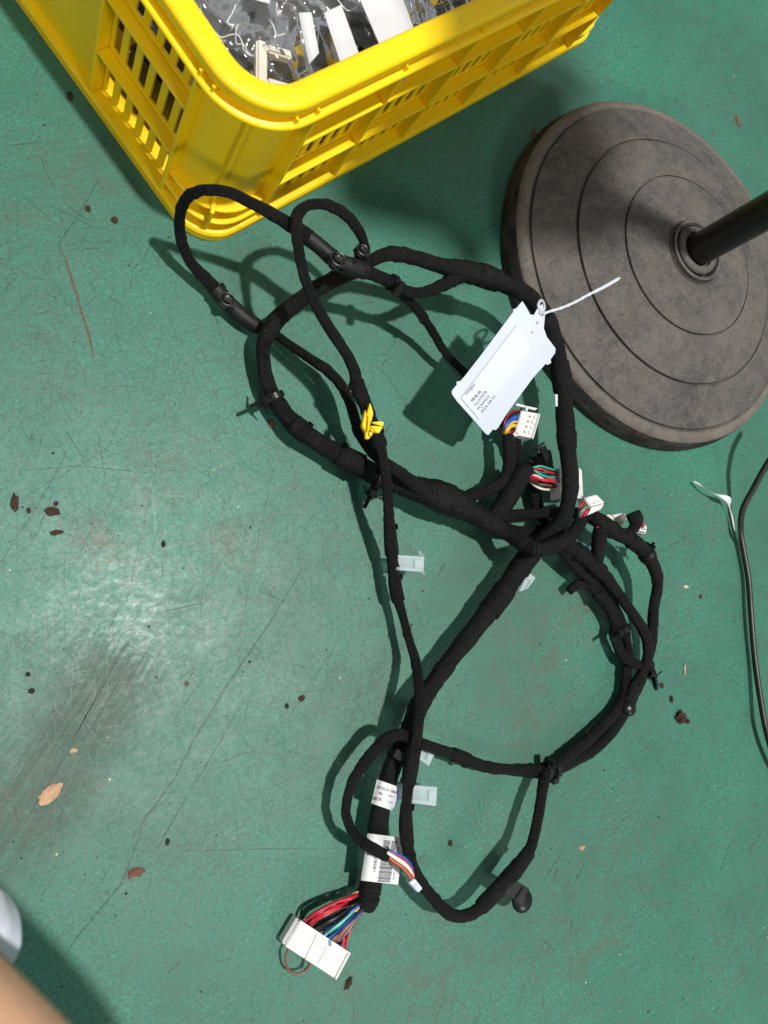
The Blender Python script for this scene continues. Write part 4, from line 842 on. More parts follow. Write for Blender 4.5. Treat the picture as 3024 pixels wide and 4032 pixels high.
# flag clip with a round foot on the lowest loop
e0 = bpy.data.objects.new('flag_clip', None); COL.objects.link(e0); e0.parent = har; e0['label'] = 'flat black flag clip with a round foot on the lowest loop'
mb = MB(); mb.slab([at(1977, 3505, .038), at(2012, 3455, .038), at(2086, 3500, .038), at(2048, 3558, .038)], .0022); mb.build('flag', MBLKM, e0, bevel=.0005)
mb = MB(); mb.slab([at(2030, 3540, .0398), at(2062, 3494, .0398), at(2072, 3500, .0398), at(2040, 3547, .0398)], .0016); mb.build('flag_ridge', MBLKM, e0, bevel=.0004)
c = at(2056, 3546, .024); mb = MB(); lathe(mb, [(0, -.003), (.0085, -.003), (.0102, -.001), (.0102, .001), (.009, .0025), (.004, .004), (0, .004)], c, 32); lathe(mb, [(0, -.012), (.003, -.012), (.0042, -.009), (.0025, -.003), (0, -.003)], c, 14); mb.build('round_foot', MBLK, e0, True)
# upright black clip by the connectors
e0 = bpy.data.objects.new('blade_clip', None); COL.objects.link(e0); e0.parent = har; e0['label'] = 'upright black blade clip behind the coloured wires'
def pz(x, y, z): return at(x, y, z)
mb = MB(); mb.slab([pz(2128, 1765, .040), pz(2150, 1752, .040), pz(2185, 1848, .028), pz(2160, 1858, .028)], .003); mb.slab([pz(2113, 1765, .0415), pz(2142, 1738, .0415), pz(2150, 1743, .0415), pz(2122, 1770, .0415)], .004); mb.build('blade', MBLKM, e0, bevel=.0004)
mb = MB(); mb.slab([pz(2080, 1815, .02), pz(2112, 1793, .02), pz(2165, 1815, .02), pz(2172, 1850, .02)], .014); mb.slab([pz(2158, 1770, .024), pz(2172, 1772, .024), pz(2182, 1830, .024), pz(2166, 1832, .024)], .02); mb.build('clip_body', MBLK, e0, bevel=.001)
# yellow clip on the left centre branch
e0 = bpy.data.objects.new('yellow_clip', None); COL.objects.link(e0); e0.parent = har; e0['label'] = 'bright yellow plastic clip on the middle branch'
k2 = .5425; X = lambda x: 950 + x * k2; Yp = lambda y: 1350 + y * k2
def yq(pts, z): return [at(X(x), Yp(y), z) for x, y in pts]
mb = MB(); mb.slab(yq([(938, 432), (960, 510), (945, 575), (905, 555)], .071), .004); mb.slab(yq([(905, 500), (940, 560), (935, 695), (905, 695)], .069), .004); mb.slab(yq([(880, 600), (905, 480), (912, 560), (915, 660)], .070), .005); mb.build('base_plate', MYCLIP, e0, bevel=.0006)
mb = MB(); mb.slab(yq([(945, 575), (1020, 568), (1038, 580), (1030, 605)], .078), .003); mb.slab(yq([(940, 600), (1030, 608), (1000, 655), (985, 650)], .077), .003); mb.slab(yq([(935, 610), (985, 600), (985, 655), (950, 640)], .075), .003); mb.slab(yq([(930, 640), (962, 640), (945, 680), (932, 670)], .072), .003); mb.build('wings', MYCLIP, e0, bevel=.0005)
mb = MB(); mb.slab(yq([(925, 520), (940, 520), (930, 640), (918, 640)], .0735), .002); mb.build('ridge', MYCLIP, e0, bevel=.0004)

# clear plastic tabs taped along the branches
def tab(q, z, win=True, pins=None):
    e0 = bpy.data.objects.new('clear_tab', None); COL.objects.link(e0); e0.parent = har
    q = np.array(q, float); lerp = lambda a, b: (q[0] * (1 - a) + q[1] * a) * (1 - b) + (q[3] * (1 - a) + q[2] * a) * b
    W = lambda a, b, zz=z: at(*lerp(a, b), zz)
    mb = MB(); mb.slab([W(0, 0), W(1, 0), W(1, 1), W(0, 1)], .0012); mb.build('plate', MTAB, e0, bevel=.0003)
    mb = MB()
    for a0, a1, b0, b1 in ((0, .98, 0, .2), (0, .98, .8, 1), (.68, .98, .22, .78)):
        mb.slab([W(a0, b0, z + .003), W(a1, b0, z + .003), W(a1, b1, z + .003), W(a0, b1, z + .003)], .0028)
    mb.build('raised_edge', MTAB, e0, bevel=.0004)
    if pins:
        mb = MB()
        for (x0, y0), (x1, y1) in pins:
            d_ = np.array([y1 - y0, x0 - x1], float); d_ *= 5 / np.linalg.norm(d_); mb.slab([at(x0 + d_[0], y0 + d_[1], z + .002), at(x1 + d_[0], y1 + d_[1], z + .006), at(x1 - d_[0], y1 - d_[1], z + .006), at(x0 - d_[0], y0 - d_[1], z + .002)], .002)
        mb.build('pin', MTAB, e0)
tab([(1556, 2185), (1672, 2192), (1668, 2252), (1560, 2244)], .028, pins=[((1655, 2188), (1672, 2182)), ((1655, 2184), (1656, 2170)), ((1660, 2248), (1672, 2262))])
tab([(1628, 3092), (1722, 3100), (1718, 3174), (1625, 3162)], .026)
tab([(1650, 2915), (1713, 2965), (1690, 3016), (1644, 2985)], .02)
tab([(2045, 2330), (2082, 2252), (2110, 2275), (2078, 2318)], .022)
mb = MB(); mb.slab([at(1585, 3083, .034), at(1596, 3083, .034), at(1596, 3155, .034), at(1584, 3155, .034)], .003); mb.build('clear_strip', MTAB, har, bevel=.0004)
mb = MB(); mb.slab([at(2042, 2208, .028), at(2050, 2214, .028), at(2010, 2262, .028), at(2000, 2256, .028)], .003); mb.build('clear_strip', MTAB, har, bevel=.0004)
mb = MB(); mb.slab([at(2186, 1553, .05), at(2196, 1553, .05), at(2196, 1600, .05), at(2188, 1600, .05)], .001); mb.build('white_patch', MTAG, har)
mb = MB(); mb.slab([at(2278, 2160, .01), at(2320, 2145, .01), at(2328, 2190, .01), at(2290, 2185, .01)], .006); mb.build('blue_tape', mat_plain('dark_blue_tape', (.012, .016, .06, 1), .35), har, bevel=.0006)

# connectors
def wires(parent, L, rpx=5.5):
    for col, pts in L:
        rows, q = spline([(*at(x, y, z), px2m(rpx, at(x, y, z))) for x, y, z in pts], .0015)
        mb = MB(); tube(mb, rows, q, 8); mb.build('wire', WC[col], parent, True)
def conn(label):
    e0 = bpy.data.objects.new('connector', None); COL.objects.link(e0); e0.parent = har; e0['label'] = label; return e0
def W5(x, y): return (1100 + x / 4.74, 3450 + y / 4.74)
e0 = conn('large white multi-pin connector at the harness end')
zt = .0155
S5 = lambda pts, z: [at(*W5(x, y), z) for x, y in pts]
mb = MB(); mb.slab(S5([(395, 825), (1335, 1435), (1072, 1935), (105, 1305)], zt), .0125); mb.build('housing', MWHITE, e0, bevel=.0009)
mb = MB()
for f0 in (.0,):
    mb.slab(S5([(330, 770), (388, 822), (100, 1298), (52, 1235)], zt - .0025), .0095)
    mb.slab(S5([(350, 790), (375, 815), (120, 1250), (90, 1240)], zt - .0015), .004)
mb.build('side_latch', MWHITE, e0, bevel=.0008)
mb = MB()
mb.slab(S5([(395, 825), (1335, 1435), (1318, 1466), (378, 856)], zt + .0012), .0018)
mb.slab(S5([(1335, 1435), (1072, 1935), (1040, 1912), (1300, 1412)], zt + .0015), .002)
mb.slab(S5([(690, 1105), (735, 1075), (725, 1145), (505, 1560), (485, 1548)], zt + .0010)[:1] + S5([(720, 1095), (500, 1560), (482, 1548)], zt + .001), .0014)
mb.slab(S5([(690, 1060), (950, 1225), (935, 1255), (690, 1100)], zt + .0009), .0012)
mb.slab(S5([(690, 1150), (930, 1300), (918, 1318), (680, 1170)], zt + .0008), .001)
mb.slab(S5([(900, 1290), (912, 1298), (730, 1650), (716, 1640)], zt + .0007), .001)
mb.slab(S5([(660, 1270), (850, 1390), (835, 1415), (645, 1290)], zt + .0007), .001)
mb.build('moulded_ridges', MWHITE, e0, bevel=.0002)
mb = MB(); mb.slab(S5([(930, 1200), (975, 1210), (972, 1315), (945, 1310), (900, 1275)][:4], zt + .0024), .0006); mb.build('pen_mark', mat_plain('blue_pen', (.12, .22, .65, 1), .5), e0)
mb = MB()
for k in range(16):
    t_ = .05 + k * .058; p = np.array(W5(395, 825)) * (1 - t_) + np.array(W5(1335, 1435)) * t_
    for zz_ in (.006, .011): 
        c = at(*p, zz_); mb.obox(c, M @ np.array([.0012, .0008, 0]), M @ np.array([-.0004, .0006, 0]), np.array([0, 0, .003]))
mb.build('pin_socket', MGREY, e0)
def p5(t, off=0): 
    p = np.array([395, 825]) * (1 - t) + np.array([1335, 1435]) * t + np.array([8, -12]) * off; return W5(*p)
ends = [('tan', .03, (1290, 375), .010), ('red', .05, (1320, 400), .030), ('red', .09, (1330, 420), .024), ('black', .11, (1340, 430), .02), ('red', .13, (1370, 455), .034), ('red', .17, (1385, 490), .030), ('green', .10, (1335, 430), .018), ('black', .19, (1380, 520), .03), ('black', .22, (1385, 530), .026), ('black', .25, (1390, 540), .030), ('grey', .28, (1395, 545), .022), ('black', .30, (1400, 550), .030), ('black', .34, (1405, 555), .026), ('grey', .37, (1400, 550), .02),
        ('blue', .41, (1420, 590), .030), ('mint', .45, (1430, 600), .034), ('green', .47, (1440, 600), .024), ('white', .46, (1440, 620), .020), ('navy', .50, (1450, 600), .02), ('blue', .54, (1520, 570), .034), ('yellow', .62, (1450, 620), .028), ('navy', .58, (1560, 590), .036), ('purple', .68, (1470, 620), .028), ('brown', .66, (1480, 620), .022), ('orange', .64, (1510, 640), .03), ('black', .72, (1500, 620), .024), ('black', .76, (1560, 620), .02), ('navy', .60, (1575, 600), .02), ('grey', .70, (1555, 600), .03), ('red', .88, (1580, 640), .028), ('red', .90, (1500, 700), .02)]
wl = []
for i, (col, t, (ex, ey), zw) in enumerate(ends):
    s_ = p5(t); e_ = W5(ex, ey); mid = (np.array(s_) * .5 + np.array(e_) * .5)
    perp = np.array([-(e_[1] - s_[1]), e_[0] - s_[0]]); perp /= np.linalg.norm(perp)
    bow = 6 + 3 * math.sin(i * 2.1)
    if t < .2: bow = -10
    m1 = np.array(s_) * .72 + np.array(e_) * .28 + perp * bow * .8; m2 = np.array(s_) * .3 + np.array(e_) * .7 + perp * bow * .8
    if col == 'red' and t > .8: m1 = np.array(s_) + np.array([4 if t > .89 else -6, -40]); m2 = np.array(s_) + np.array([22 if t > .89 else 4, -85])
    z0 = .013 if i % 2 else .008; zw = zw * .8
    wl.append((col, [(s_[0] - 3, s_[1] + 5, z0), (*m1, zw), (*m2, zw), (*e_, .018 + .006 * math.sin(i)), (e_[0] + (1448 - e_[0]) * .5, e_[1] - 18, .018)]))
wires(e0, wl, 5.2)
wires(e0, [('brown', [(1142, 3728, .012), (1128, 3752, .011), (1125, 3790, .010), (1138, 3822, .010), (1168, 3834, .010), (1200, 3825, .010), (1218, 3800, .011), (1222, 3780, .013)]), ('black', [(1200, 3822, .006), (1212, 3808, .008), (1220, 3790, .011), (1224, 3775, .014)])], 5)
# five-way white connector by the tag
k3 = .4822; Q = lambda pts, z: [at(1700 + x * k3, 1100 + y * k3, z) for x, y in pts]
e0 = conn('white five-way connector beside the hanging tag')
mb = MB(); mb.slab(Q([(735, 1068), (890, 1098), (832, 1300), (680, 1265)], .034), .012); mb.build('housing', MWHITE, e0, bevel=.0007)
mb = MB(); mb.slab(Q([(690, 1010), (770, 1030), (765, 1045), (690, 1030)], .037), .002); mb.slab(Q([(765, 1030), (868, 1052), (845, 1068), (765, 1046)], .037), .002); mb.slab(Q([(770, 1045), (790, 1050), (785, 1075), (768, 1072)], .036), .004)
for k in range(4): mb.slab(Q([(800 - k * 14 + 40, 1108 + k * 42), (868 - k * 14, 1122 + k * 42), (858 - k * 14, 1145 + k * 42), (792 - k * 14 + 40, 1130 + k * 42)], .0352), .0012)
mb.slab(Q([(878, 1098), (890, 1100), (832, 1304), (820, 1300)], .0355), .0016); mb.slab(Q([(660, 1265), (690, 1240), (712, 1270), (690, 1282)], .034), .01); mb.build('latch', MWHITE, e0, bevel=.0004)
mb = MB()
for k in range(4): mb.slab(Q([(797 - k * 14, 1112 + k * 42), (808 - k * 14, 1114 + k * 42), (805 - k * 14, 1126 + k * 42), (795 - k * 14, 1124 + k * 42)], .0344), .0003)
mb.build('pin_socket', MGREY, e0)
wires(e0, [(c_, [(1700 + a * k3, 1100 + b * k3, z1) for a, b, z1 in P_]) for c_, P_ in (('dark_red', [(720, 1072, .03), (660, 1085, .032), (600, 1150, .033), (580, 1260, .03)]), ('black', [(725, 1080, .03), (670, 1100, .033), (615, 1160, .034), (590, 1260, .03)]), ('blue', [(715, 1120, .03), (660, 1128, .032), (605, 1185, .034), (588, 1262, .03)]), ('blue', [(712, 1128, .03), (665, 1145, .032), (615, 1195, .034), (600, 1262, .03)]),
    ('tan', [(705, 1160, .03), (650, 1172, .033), (615, 1215, .034), (603, 1265, .03)]), ('yellow', [(700, 1195, .03), (650, 1190, .034), (610, 1225, .035), (597, 1268, .03)]), ('yellow', [(695, 1200, .03), (655, 1200, .034), (622, 1232, .035), (610, 1268, .03)]), ('black', [(690, 1245, .03), (650, 1222, .032), (625, 1245, .033), (620, 1275, .03)]), ('red', [(690, 1255, .028), (650, 1240, .03), (630, 1255, .031), (628, 1285, .029)]))], 5)
# wide white connector behind the trunk
e0 = conn('wide white connector lying behind the trunk cable')
mb = MB(); mb.slab(Q([(1075, 1530), (1235, 1538), (1248, 1785), (1070, 1780)], .034), .013); mb.build('housing', MWHITE, e0, bevel=.002)
mb = MB(); mb.slab(Q([(1050, 1545), (1066, 1530), (1074, 1560), (1060, 1782), (1045, 1788)][:1] + [(1072, 1530), (1066, 1790), (1044, 1788)], .036), .015); mb.build('flange', MWHITE, e0, bevel=.0006)
q4 = lambda pts: [(1700 + x * k3, 1100 + y * k3, z) for x, y, z in pts]
wires(e0, [(c_, q4(P_)) for c_, P_ in (('green', [(755, 1560, .036), (800, 1545, .042), (880, 1525, .046), (960, 1545, .044), (1055, 1572, .03)]), ('green', [(760, 1575, .038), (830, 1560, .044), (880, 1590, .045), (960, 1615, .043), (1055, 1605, .03)]), ('dark_red', [(765, 1580, .034), (850, 1560, .038), (940, 1555, .036), (1055, 1590, .028)]), ('red', [(770, 1585, .033), (870, 1545, .041), (960, 1575, .040), (1055, 1592, .031)]), ('brown', [(760, 1595, .036), (830, 1580, .04), (900, 1612, .04), (1055, 1615, .028)]),
    ('red', [(755, 1605, .04), (830, 1608, .045), (920, 1645, .045), (1055, 1640, .031)]), ('white', [(755, 1598, .038), (840, 1600, .043), (930, 1640, .041), (1055, 1668, .03)]), ('red', [(755, 1615, .036), (830, 1625, .042), (920, 1640, .046), (1055, 1655, .033)]), ('blue', [(830, 1600, .034), (920, 1620, .041), (985, 1628, .04), (1055, 1625, .028)]), ('red', [(760, 1622, .034), (850, 1640, .04), (940, 1632, .044), (1055, 1648, .030)]), ('brown', [(780, 1630, .03), (850, 1655, .035), (940, 1680, .036), (1055, 1690, .026)]), ('black', [(790, 1635, .028), (870, 1680, .034), (960, 1690, .034), (1055, 1700, .026)]), ('white', [(790, 1640, .026), (850, 1690, .032), (920, 1715, .033), (1050, 1700, .024)]), ('tan', [(800, 1645, .024), (870, 1700, .03), (950, 1720, .03), (1055, 1735, .022)]), ('grey', [(790, 1632, .026), (900, 1670, .03), (1000, 1680, .03), (1055, 1680, .024)]), ('black', [(770, 1625, .024), (880, 1655, .03), (980, 1665, .03), (1055, 1665, .022)]))], 4.6)
# small white connectors at the right
k5 = .5425; T5 = lambda pts, z: [at(1800 + x * k5, 1700 + y * k5, z) for x, y in pts]; t5 = lambda pts: [(1800 + x * k5, 1700 + y * k5, z) for x, y, z in pts]
e0 = conn('small white connector with red and green wires at the branch end')
mb = MB(); mb.slab(T5([(925, 480), (1015, 455), (1075, 515), (965, 545)], .058), .012); mb.slab(T5([(965, 550), (1072, 520), (1050, 560), (940, 610)], .050), .010); mb.build('housing', MWHITE, e0, bevel=.0008)
mb = MB(); mb.slab(T5([(940, 478), (1005, 462), (1012, 470), (950, 488)], .0592), .001); mb.slab(T5([(990, 515), (1050, 498), (1056, 506), (996, 524)], .0592), .001); mb.build('latch', MWHITE, e0, bevel=.0003)
wires(e0, [(c_, t5(P_)) for c_, P_ in (('red', [(935, 500, .052), (905, 525, .056), (885, 570, .054), (885, 620, .047)]), ('brown', [(945, 510, .053), (918, 540, .057), (893, 590, .055), (890, 630, .047)]), ('red', [(958, 522, .053), (930, 555, .056), (905, 600, .054), (897, 640, .046)]), ('green', [(975, 538, .054), (930, 550, .059), (895, 585, .058), (885, 622, .049)]), ('red', [(960, 545, .05), (935, 580, .053), (915, 620, .05), (903, 650, .045)]), ('black', [(968, 550, .048), (945, 585, .05), (925, 620, .048), (910, 650, .044)]))], 5.2)
e0 = conn('white connector lying behind the right branch bend')
mb = MB(); mb.slab(T5([(1100, 608), (1215, 588), (1240, 625), (1190, 688)], .030), .014); mb.slab(T5([(1080, 610), (1108, 595), (1140, 632), (1120, 645)], .031), .012); mb.build('housing', MIVORY, e0, bevel=.0008)
mb = MB(); mb.slab(T5([(1125, 605), (1210, 590), (1222, 608), (1150, 628)], .0312), .001); mb.build('latch', MWHITE, e0, bevel=.0003)
cable('P', [(2430, 2092, .04, 42), (2470, 2098, .043, 40), (2498, 2075, .046, 44), (2502, 2045, .048, 62), (2492, 2020, .048, 62)])
e0 = conn('tiny white connector with red wires at the far right')
mb = MB(); mb.slab(T5([(1320, 680), (1385, 678), (1375, 745), (1300, 725)], .034), .010); mb.build('housing', MWHITE, e0, bevel=.0014)
mb = MB()
for i in range(3):
    for j in range(2): mb.slab(T5([(1315 + i * 18 + j * 6, 716 - j * 22 + i * 4), (1325 + i * 18 + j * 6, 718 - j * 22 + i * 4), (1323 + i * 18 + j * 6, 728 - j * 22 + i * 4), (1313 + i * 18 + j * 6, 726 - j * 22 + i * 4)], .0343), .0003)
mb.build('pin_socket', MGREY, e0)
wires(e0, [(c_, t5(P_)) for c_, P_ in (('red', [(1310, 640, .045), (1328, 645, .044), (1340, 690, .036)]), ('red', [(1318, 632, .046), (1340, 650, .045), (1352, 690, .036)]), ('white', [(1300, 670, .042), (1312, 680, .04), (1318, 705, .035)]))], 5)
wires(e0, [('red', t5([(1020, 690, .046), (1016, 705, .046), (1020, 725, .045)])), ('white', t5([(1040, 700, .046), (1042, 712, .046), (1040, 728, .045)]))], 6)
# translucent connector of the lower left loop
k6 = .2712; q6 = lambda pts: [(1380 + x * k6, 2950 + y * k6, z) for x, y, z in pts]; S6 = lambda pts, z: [at(1380 + x * k6, 2950 + y * k6, z) for x, y in pts]
e0 = conn('small translucent connector beside the barcode label')
mb = MB(); mb.slab(S6([(855, 1935), (935, 1880), (1050, 2025), (985, 2085)], .040), .008); mb.slab(S6([(750, 1800), (790, 1790), (880, 1890), (850, 1905)], .028), .003); mb.build('housing', MTAG, e0, bevel=.0005)
mb = MB(); mb.slab(S6([(915, 1990), (972, 1942), (1030, 2015), (978, 2065)], .0408), .002); mb.build('latch', MBACK, e0, bevel=.0003)
wires(e0, [(c_, q6(P_)) for c_, P_ in (('blue', [(545, 1465, .05), (640, 1510, .052), (760, 1560, .05), (850, 1640, .046), (900, 1740, .04), (930, 1890, .032)]), ('blue', [(550, 1475, .049), (640, 1525, .051), (750, 1580, .049), (840, 1670, .045), (905, 1780, .04), (935, 1885, .031)]), ('white', [(535, 1490, .052), (650, 1565, .053), (770, 1640, .051), (850, 1720, .047), (890, 1790, .042), (925, 1895, .034)]), ('red', [(540, 1482, .051), (650, 1540, .052), (770, 1605, .05), (850, 1690, .046), (910, 1800, .04), (935, 1880, .033)]), ('white', [(530, 1500, .052), (640, 1580, .053), (760, 1660, .051), (840, 1730, .047), (885, 1800, .042), (920, 1895, .034)]),
    ('orange', [(515, 1530, .05), (620, 1620, .051), (750, 1710, .049), (830, 1800, .045), (870, 1860, .04), (900, 1920, .033)]), ('brown', [(520, 1520, .049), (640, 1600, .05), (770, 1690, .048), (850, 1780, .044), (880, 1850, .039), (905, 1915, .032)]), ('red', [(525, 1512, .048), (660, 1610, .049), (790, 1700, .047), (870, 1790, .043), (905, 1850, .038), (935, 1890, .032)]), ('dark_red', [(515, 1540, .048), (600, 1630, .049), (720, 1700, .047), (820, 1790, .043), (880, 1860, .038), (925, 1905, .032)]))], 4.8)

# paper labels stuck round the trunk
def axis_z(key):
    rows, q = PATHS[key]; cvs = (rows[:, :3] - CAMP) @ M; P2 = cvs[:, :2] / cvs[:, 2:3] * F + np.array([1512, 2016]); wpx = rows[:, 3] / cvs[:, 2] * F
    def f(x, y, infl=1.12):
        i = int(np.argmin((P2[:, 0] - x) ** 2 + (P2[:, 1] - y) ** 2)); j0, j1 = max(i - 3, 0), min(i + 3, len(rows) - 1)
        t = P2[j1] - P2[j0]; t /= np.linalg.norm(t); dd = abs((x - P2[i, 0]) * t[1] - (y - P2[i, 1]) * t[0]) / (wpx[i] * infl); r = rows[i, 3] * infl
        # the visible silhouette side dips, past it the paper stands off flat
        return rows[i, 2] + r * (math.sqrt(max(0, 1 - min(dd, .9) ** 2))) - max(0, dd - .9) * r * .25 + .0024
    return f
zA = axis_z('A')
e0 = bpy.data.objects.new('wrapped_label', None); COL.objects.link(e0); e0.parent = har; e0['label'] = 'narrow white label wrapped round the trunk'
c6 = lambda x, y: (1380 + x * k6, 2950 + y * k6)
mb = MB(); sheet_px(mb, [c6(385, 438), c6(690, 545), c6(585, 885), c6(303, 785)], 0, 14, 6, zf=lambda x, y: zA(x, y)); mb.build('label_paper', MPAPER, e0, True)
mb = MB(); sheet_px(mb, [c6(684, 545), c6(758, 610), c6(740, 680), c6(584, 908)], 0, 6, 6, zf=lambda x, y: zA(x, y) - .002); mb.build('label_flap', MBACK, e0, True)
s6 = lambda x, y: at(x, y, zA(x, y) + .0009)
mb = MB()
text_px(mb, '2907 17:53:40', c6(690, 615), c6(395, 530), 11, s6); text_px(mb, '96', c6(472, 628), c6(418, 618), 12, s6); text_px(mb, 'SCEB-', c6(458, 712), c6(312, 690), 12, s6)
text_px(mb, '1 A8', c6(640, 690), c6(565, 665), 6, s6); text_px(mb, 'SPEC 11', c6(610, 780), c6(550, 745), 5, s6)
mb.build('printed_text', MINK, e0)
e0 = bpy.data.objects.new('barcode_label', None); COL.objects.link(e0); e0.parent = har; e0['label'] = 'large white barcode label folded round the trunk'
zl = lambda x, y: max(zA(x, y, 1.2), .020)
mb = MB(); sheet_px(mb, [c6(248, 1222), c6(765, 1285), c6(692, 1968), c6(150, 1905)], 0, 20, 20, zf=lambda x, y: zl(x, y)); mb.build('label_paper', MPAPER, e0, True)
mb = MB(); sheet_px(mb, [c6(767, 1290), c6(800, 1480), c6(740, 1780), c6(725, 1640)], 0, 4, 6, zf=lambda x, y: zl(x, y) - .003); mb.build('label_flap', MPAPER, e0, True)
sl = lambda x, y: at(x, y, zl(x, y) + .0009)
mb = MB(); text_px(mb, '180822020', c6(368, 1780), c6(412, 1390), 11, sl); text_px(mb, '0101107C', c6(640, 1895), c6(672, 1640), 7, sl); text_px(mb, '582', c6(706, 1500), c6(714, 1420), 9, sl)
mb.build('printed_text', MINKG, e0)
mb = MB(); t_ = 0
a0 = np.array(c6(400, 1920)); a1 = np.array(c6(488, 1325)); b0 = np.array(c6(578, 1935)); b1 = np.array(c6(678, 1345))
while t_ < 1:
    wd = random.choice((.006, .006, .010, .014)); 
    if not (.62 < t_ < .66):
        L0 = a0 * (1 - t_) + a1 * t_; R0 = b0 * (1 - t_) + b1 * t_; L1 = a0 * (1 - t_ - wd) + a1 * (t_ + wd); R1 = b0 * (1 - t_ - wd) + b1 * (t_ + wd)
        for k in range(8):
            f0, f1 = k / 8, (k + 1) / 8
            if .42 < t_ < .60 and k in (4,): continue
            if t_ > .62 and k in (4,): continue
            pts = [L0 + (R0 - L0) * f0, L0 + (R0 - L0) * f1, L1 + (R1 - L1) * f1, L1 + (R1 - L1) * f0]
            mb.add([sl(*p) for p in pts], [(0, 1, 2, 3)])
    t_ += wd + random.choice((.008, .010, .016))
mb.build('barcode', MINK, e0)
mb = MB(); lp = [(300, 1470), (262, 1480), (238, 1510), (250, 1535), (300, 1528), (322, 1495), (318, 1475)]
rows, q = spline([(*sl(*c6(x, y)), .0003) for x, y in lp] + [(*sl(*c6(262, 1455)), .0003)], .001); tube(mb, rows, q, 6); mb.build('pen_scribble', MPEN, e0)

# ------------------------------------------------------------------ hanging tag
Pt = np.array([(1925, 1710, .044), (1780, 1560, .078), (2057, 1186, .088), (2185, 1380, .070)]); Am = np.c_[Pt[:, :2], np.ones(4)]; cf = np.linalg.lstsq(Am, Pt[:, 2], rcond=None)[0]
def zt_(x, y):
    s_ = ((x - 1925) * .58 + (y - 1710) * -.81) / 640
    cr = ((x - 1780) * .75 + (y - 1560) * .66) / 220
    return float(cf[0] * x + cf[1] * y + cf[2]) + .004 * math.sin(min(max(s_, 0), 1) * math.pi) + .004 * math.sin(cr * 2.6) + .0015 * math.sin(s_ * 9 + cr * 3) 
q3 = lambda x, y: (1700 + x * k3, 1100 + y * k3)
tg = thing('plastic_tag', 'white plastic tag with printed sticker tied round the trunk cable', 'tag', tuple(at(2120, 1240, .08)))
out = [(740, 178), (765, 215), (805, 288), (835, 290), (868, 228), (905, 200), (925, 290), (915, 400), (940, 470), (1012, 565), (1008, 600), (970, 655), (975, 682), (950, 697), (930, 690), (830, 800), (690, 990), (610, 1100), (542, 1212), (522, 1230), (500, 1225), (463, 1270), (443, 1262), (320, 1120), (205, 992), (165, 935), (165, 908), (205, 860), (203, 835), (235, 830), (270, 790), (400, 622), (520, 462), (640, 300), (666, 265), (664, 245), (690, 236)]
bm = bmesh.new(); vs = [bm.verts.new(tuple(at(*q3(x, y), zt_(*q3(x, y))))) for x, y in out]; f = bm.faces.new(vs)
bmesh.ops.triangulate(bm, faces=[f]); bmesh.ops.subdivide_edges(bm, edges=bm.edges[:], cuts=3, use_grid_fill=True)
for v in bm.verts:
    cv = M.T @ (np.array(v.co) - CAMP); px_, py_ = cv[:2] / cv[2] * F + np.array([1512, 2016]); v.co = Vector(tuple(at(px_, py_, zt_(px_, py_))))
r_ = bmesh.ops.extrude_face_region(bm, geom=bm.faces[:]); 
for v in [x for x in r_['geom'] if isinstance(x, bmesh.types.BMVert)]: v.co.z -= .0008
bmesh.ops.recalc_face_normals(bm, faces=bm.faces[:])
me = bpy.data.meshes.new('tag_plate'); bm.to_mesh(me); bm.free(); me.materials.append(MTAG); o = bpy.data.objects.new('tag_plate', me); COL.objects.link(o); keep(o, tg)
mb = MB(); sheet_px(mb, [q3(697, 372), q3(818, 560), q3(385, 1140), q3(240, 968)], 0, 10, 16, zf=lambda x, y: zt_(x, y) + .0009, th=.0002); stk = mb.build('sticker', MSTICK, None, True); keep(stk, tg)
st_ = lambda x, y: at(x, y, zt_(x, y) + .0013)
mb = MB()
for s_, a_, b_, h in (('WSJ07', (285, 948), (362, 862), 11), ('\u5f85\u547d\u540d', (335, 1004), (408, 920), 11), ('CJ-23478', (360, 1036), (452, 920), 10), ('PU20423', (386, 1068), (474, 956), 10), ('2026-08-31', (412, 1094), (522, 958), 10)):
    text_px(mb, s_, q3(*a_), q3(*b_), h, st_)
o = mb.build('printed_text', MINKG, None); keep(o, tg)
mb = MB()
for x, y, r_ in ((868, 352, 8), (828, 430, 7), (890, 272, 12)):
    c = at(*q3(x, y), zt_(*q3(x, y)) + .0016); lathe(mb, [(0, .0012), (r_ * .00011, .0008), (r_ * .00012, -.001)], c, 12)
o = mb.build('rivet', MTAG, None, True); keep(o, tg)
tie = [(888, 262, .089), (870, 215, .092), (885, 175, .088), (908, 185, .080), (918, 230, .086), (905, 280, .0905), (960, 262, .094), (1050, 236, .098), (1160, 190, .103), (1270, 130, .108), (1400, 65, .112), (1535, -12, .116)]
rows, q = spline([(*at(*q3(x, y), z), px2m(6.2, at(*q3(x, y), z))) for x, y, z in tie], .0008)
L_ = q[-1]; bead = np.where((q > .38 * L_) & (q < .78 * L_), 1 + .30 * np.maximum(0, np.sin(q * 2 * math.pi / .0075)) - .15, 1.0); bead = np.where(q > .78 * L_, 1.15, bead); bead[-3:] *= .6
rows[:, 3] *= bead
mb = MB(); tube(mb, rows, q, 12); o = mb.build('cable_tie', MTAG, None, True); keep(o, tg)

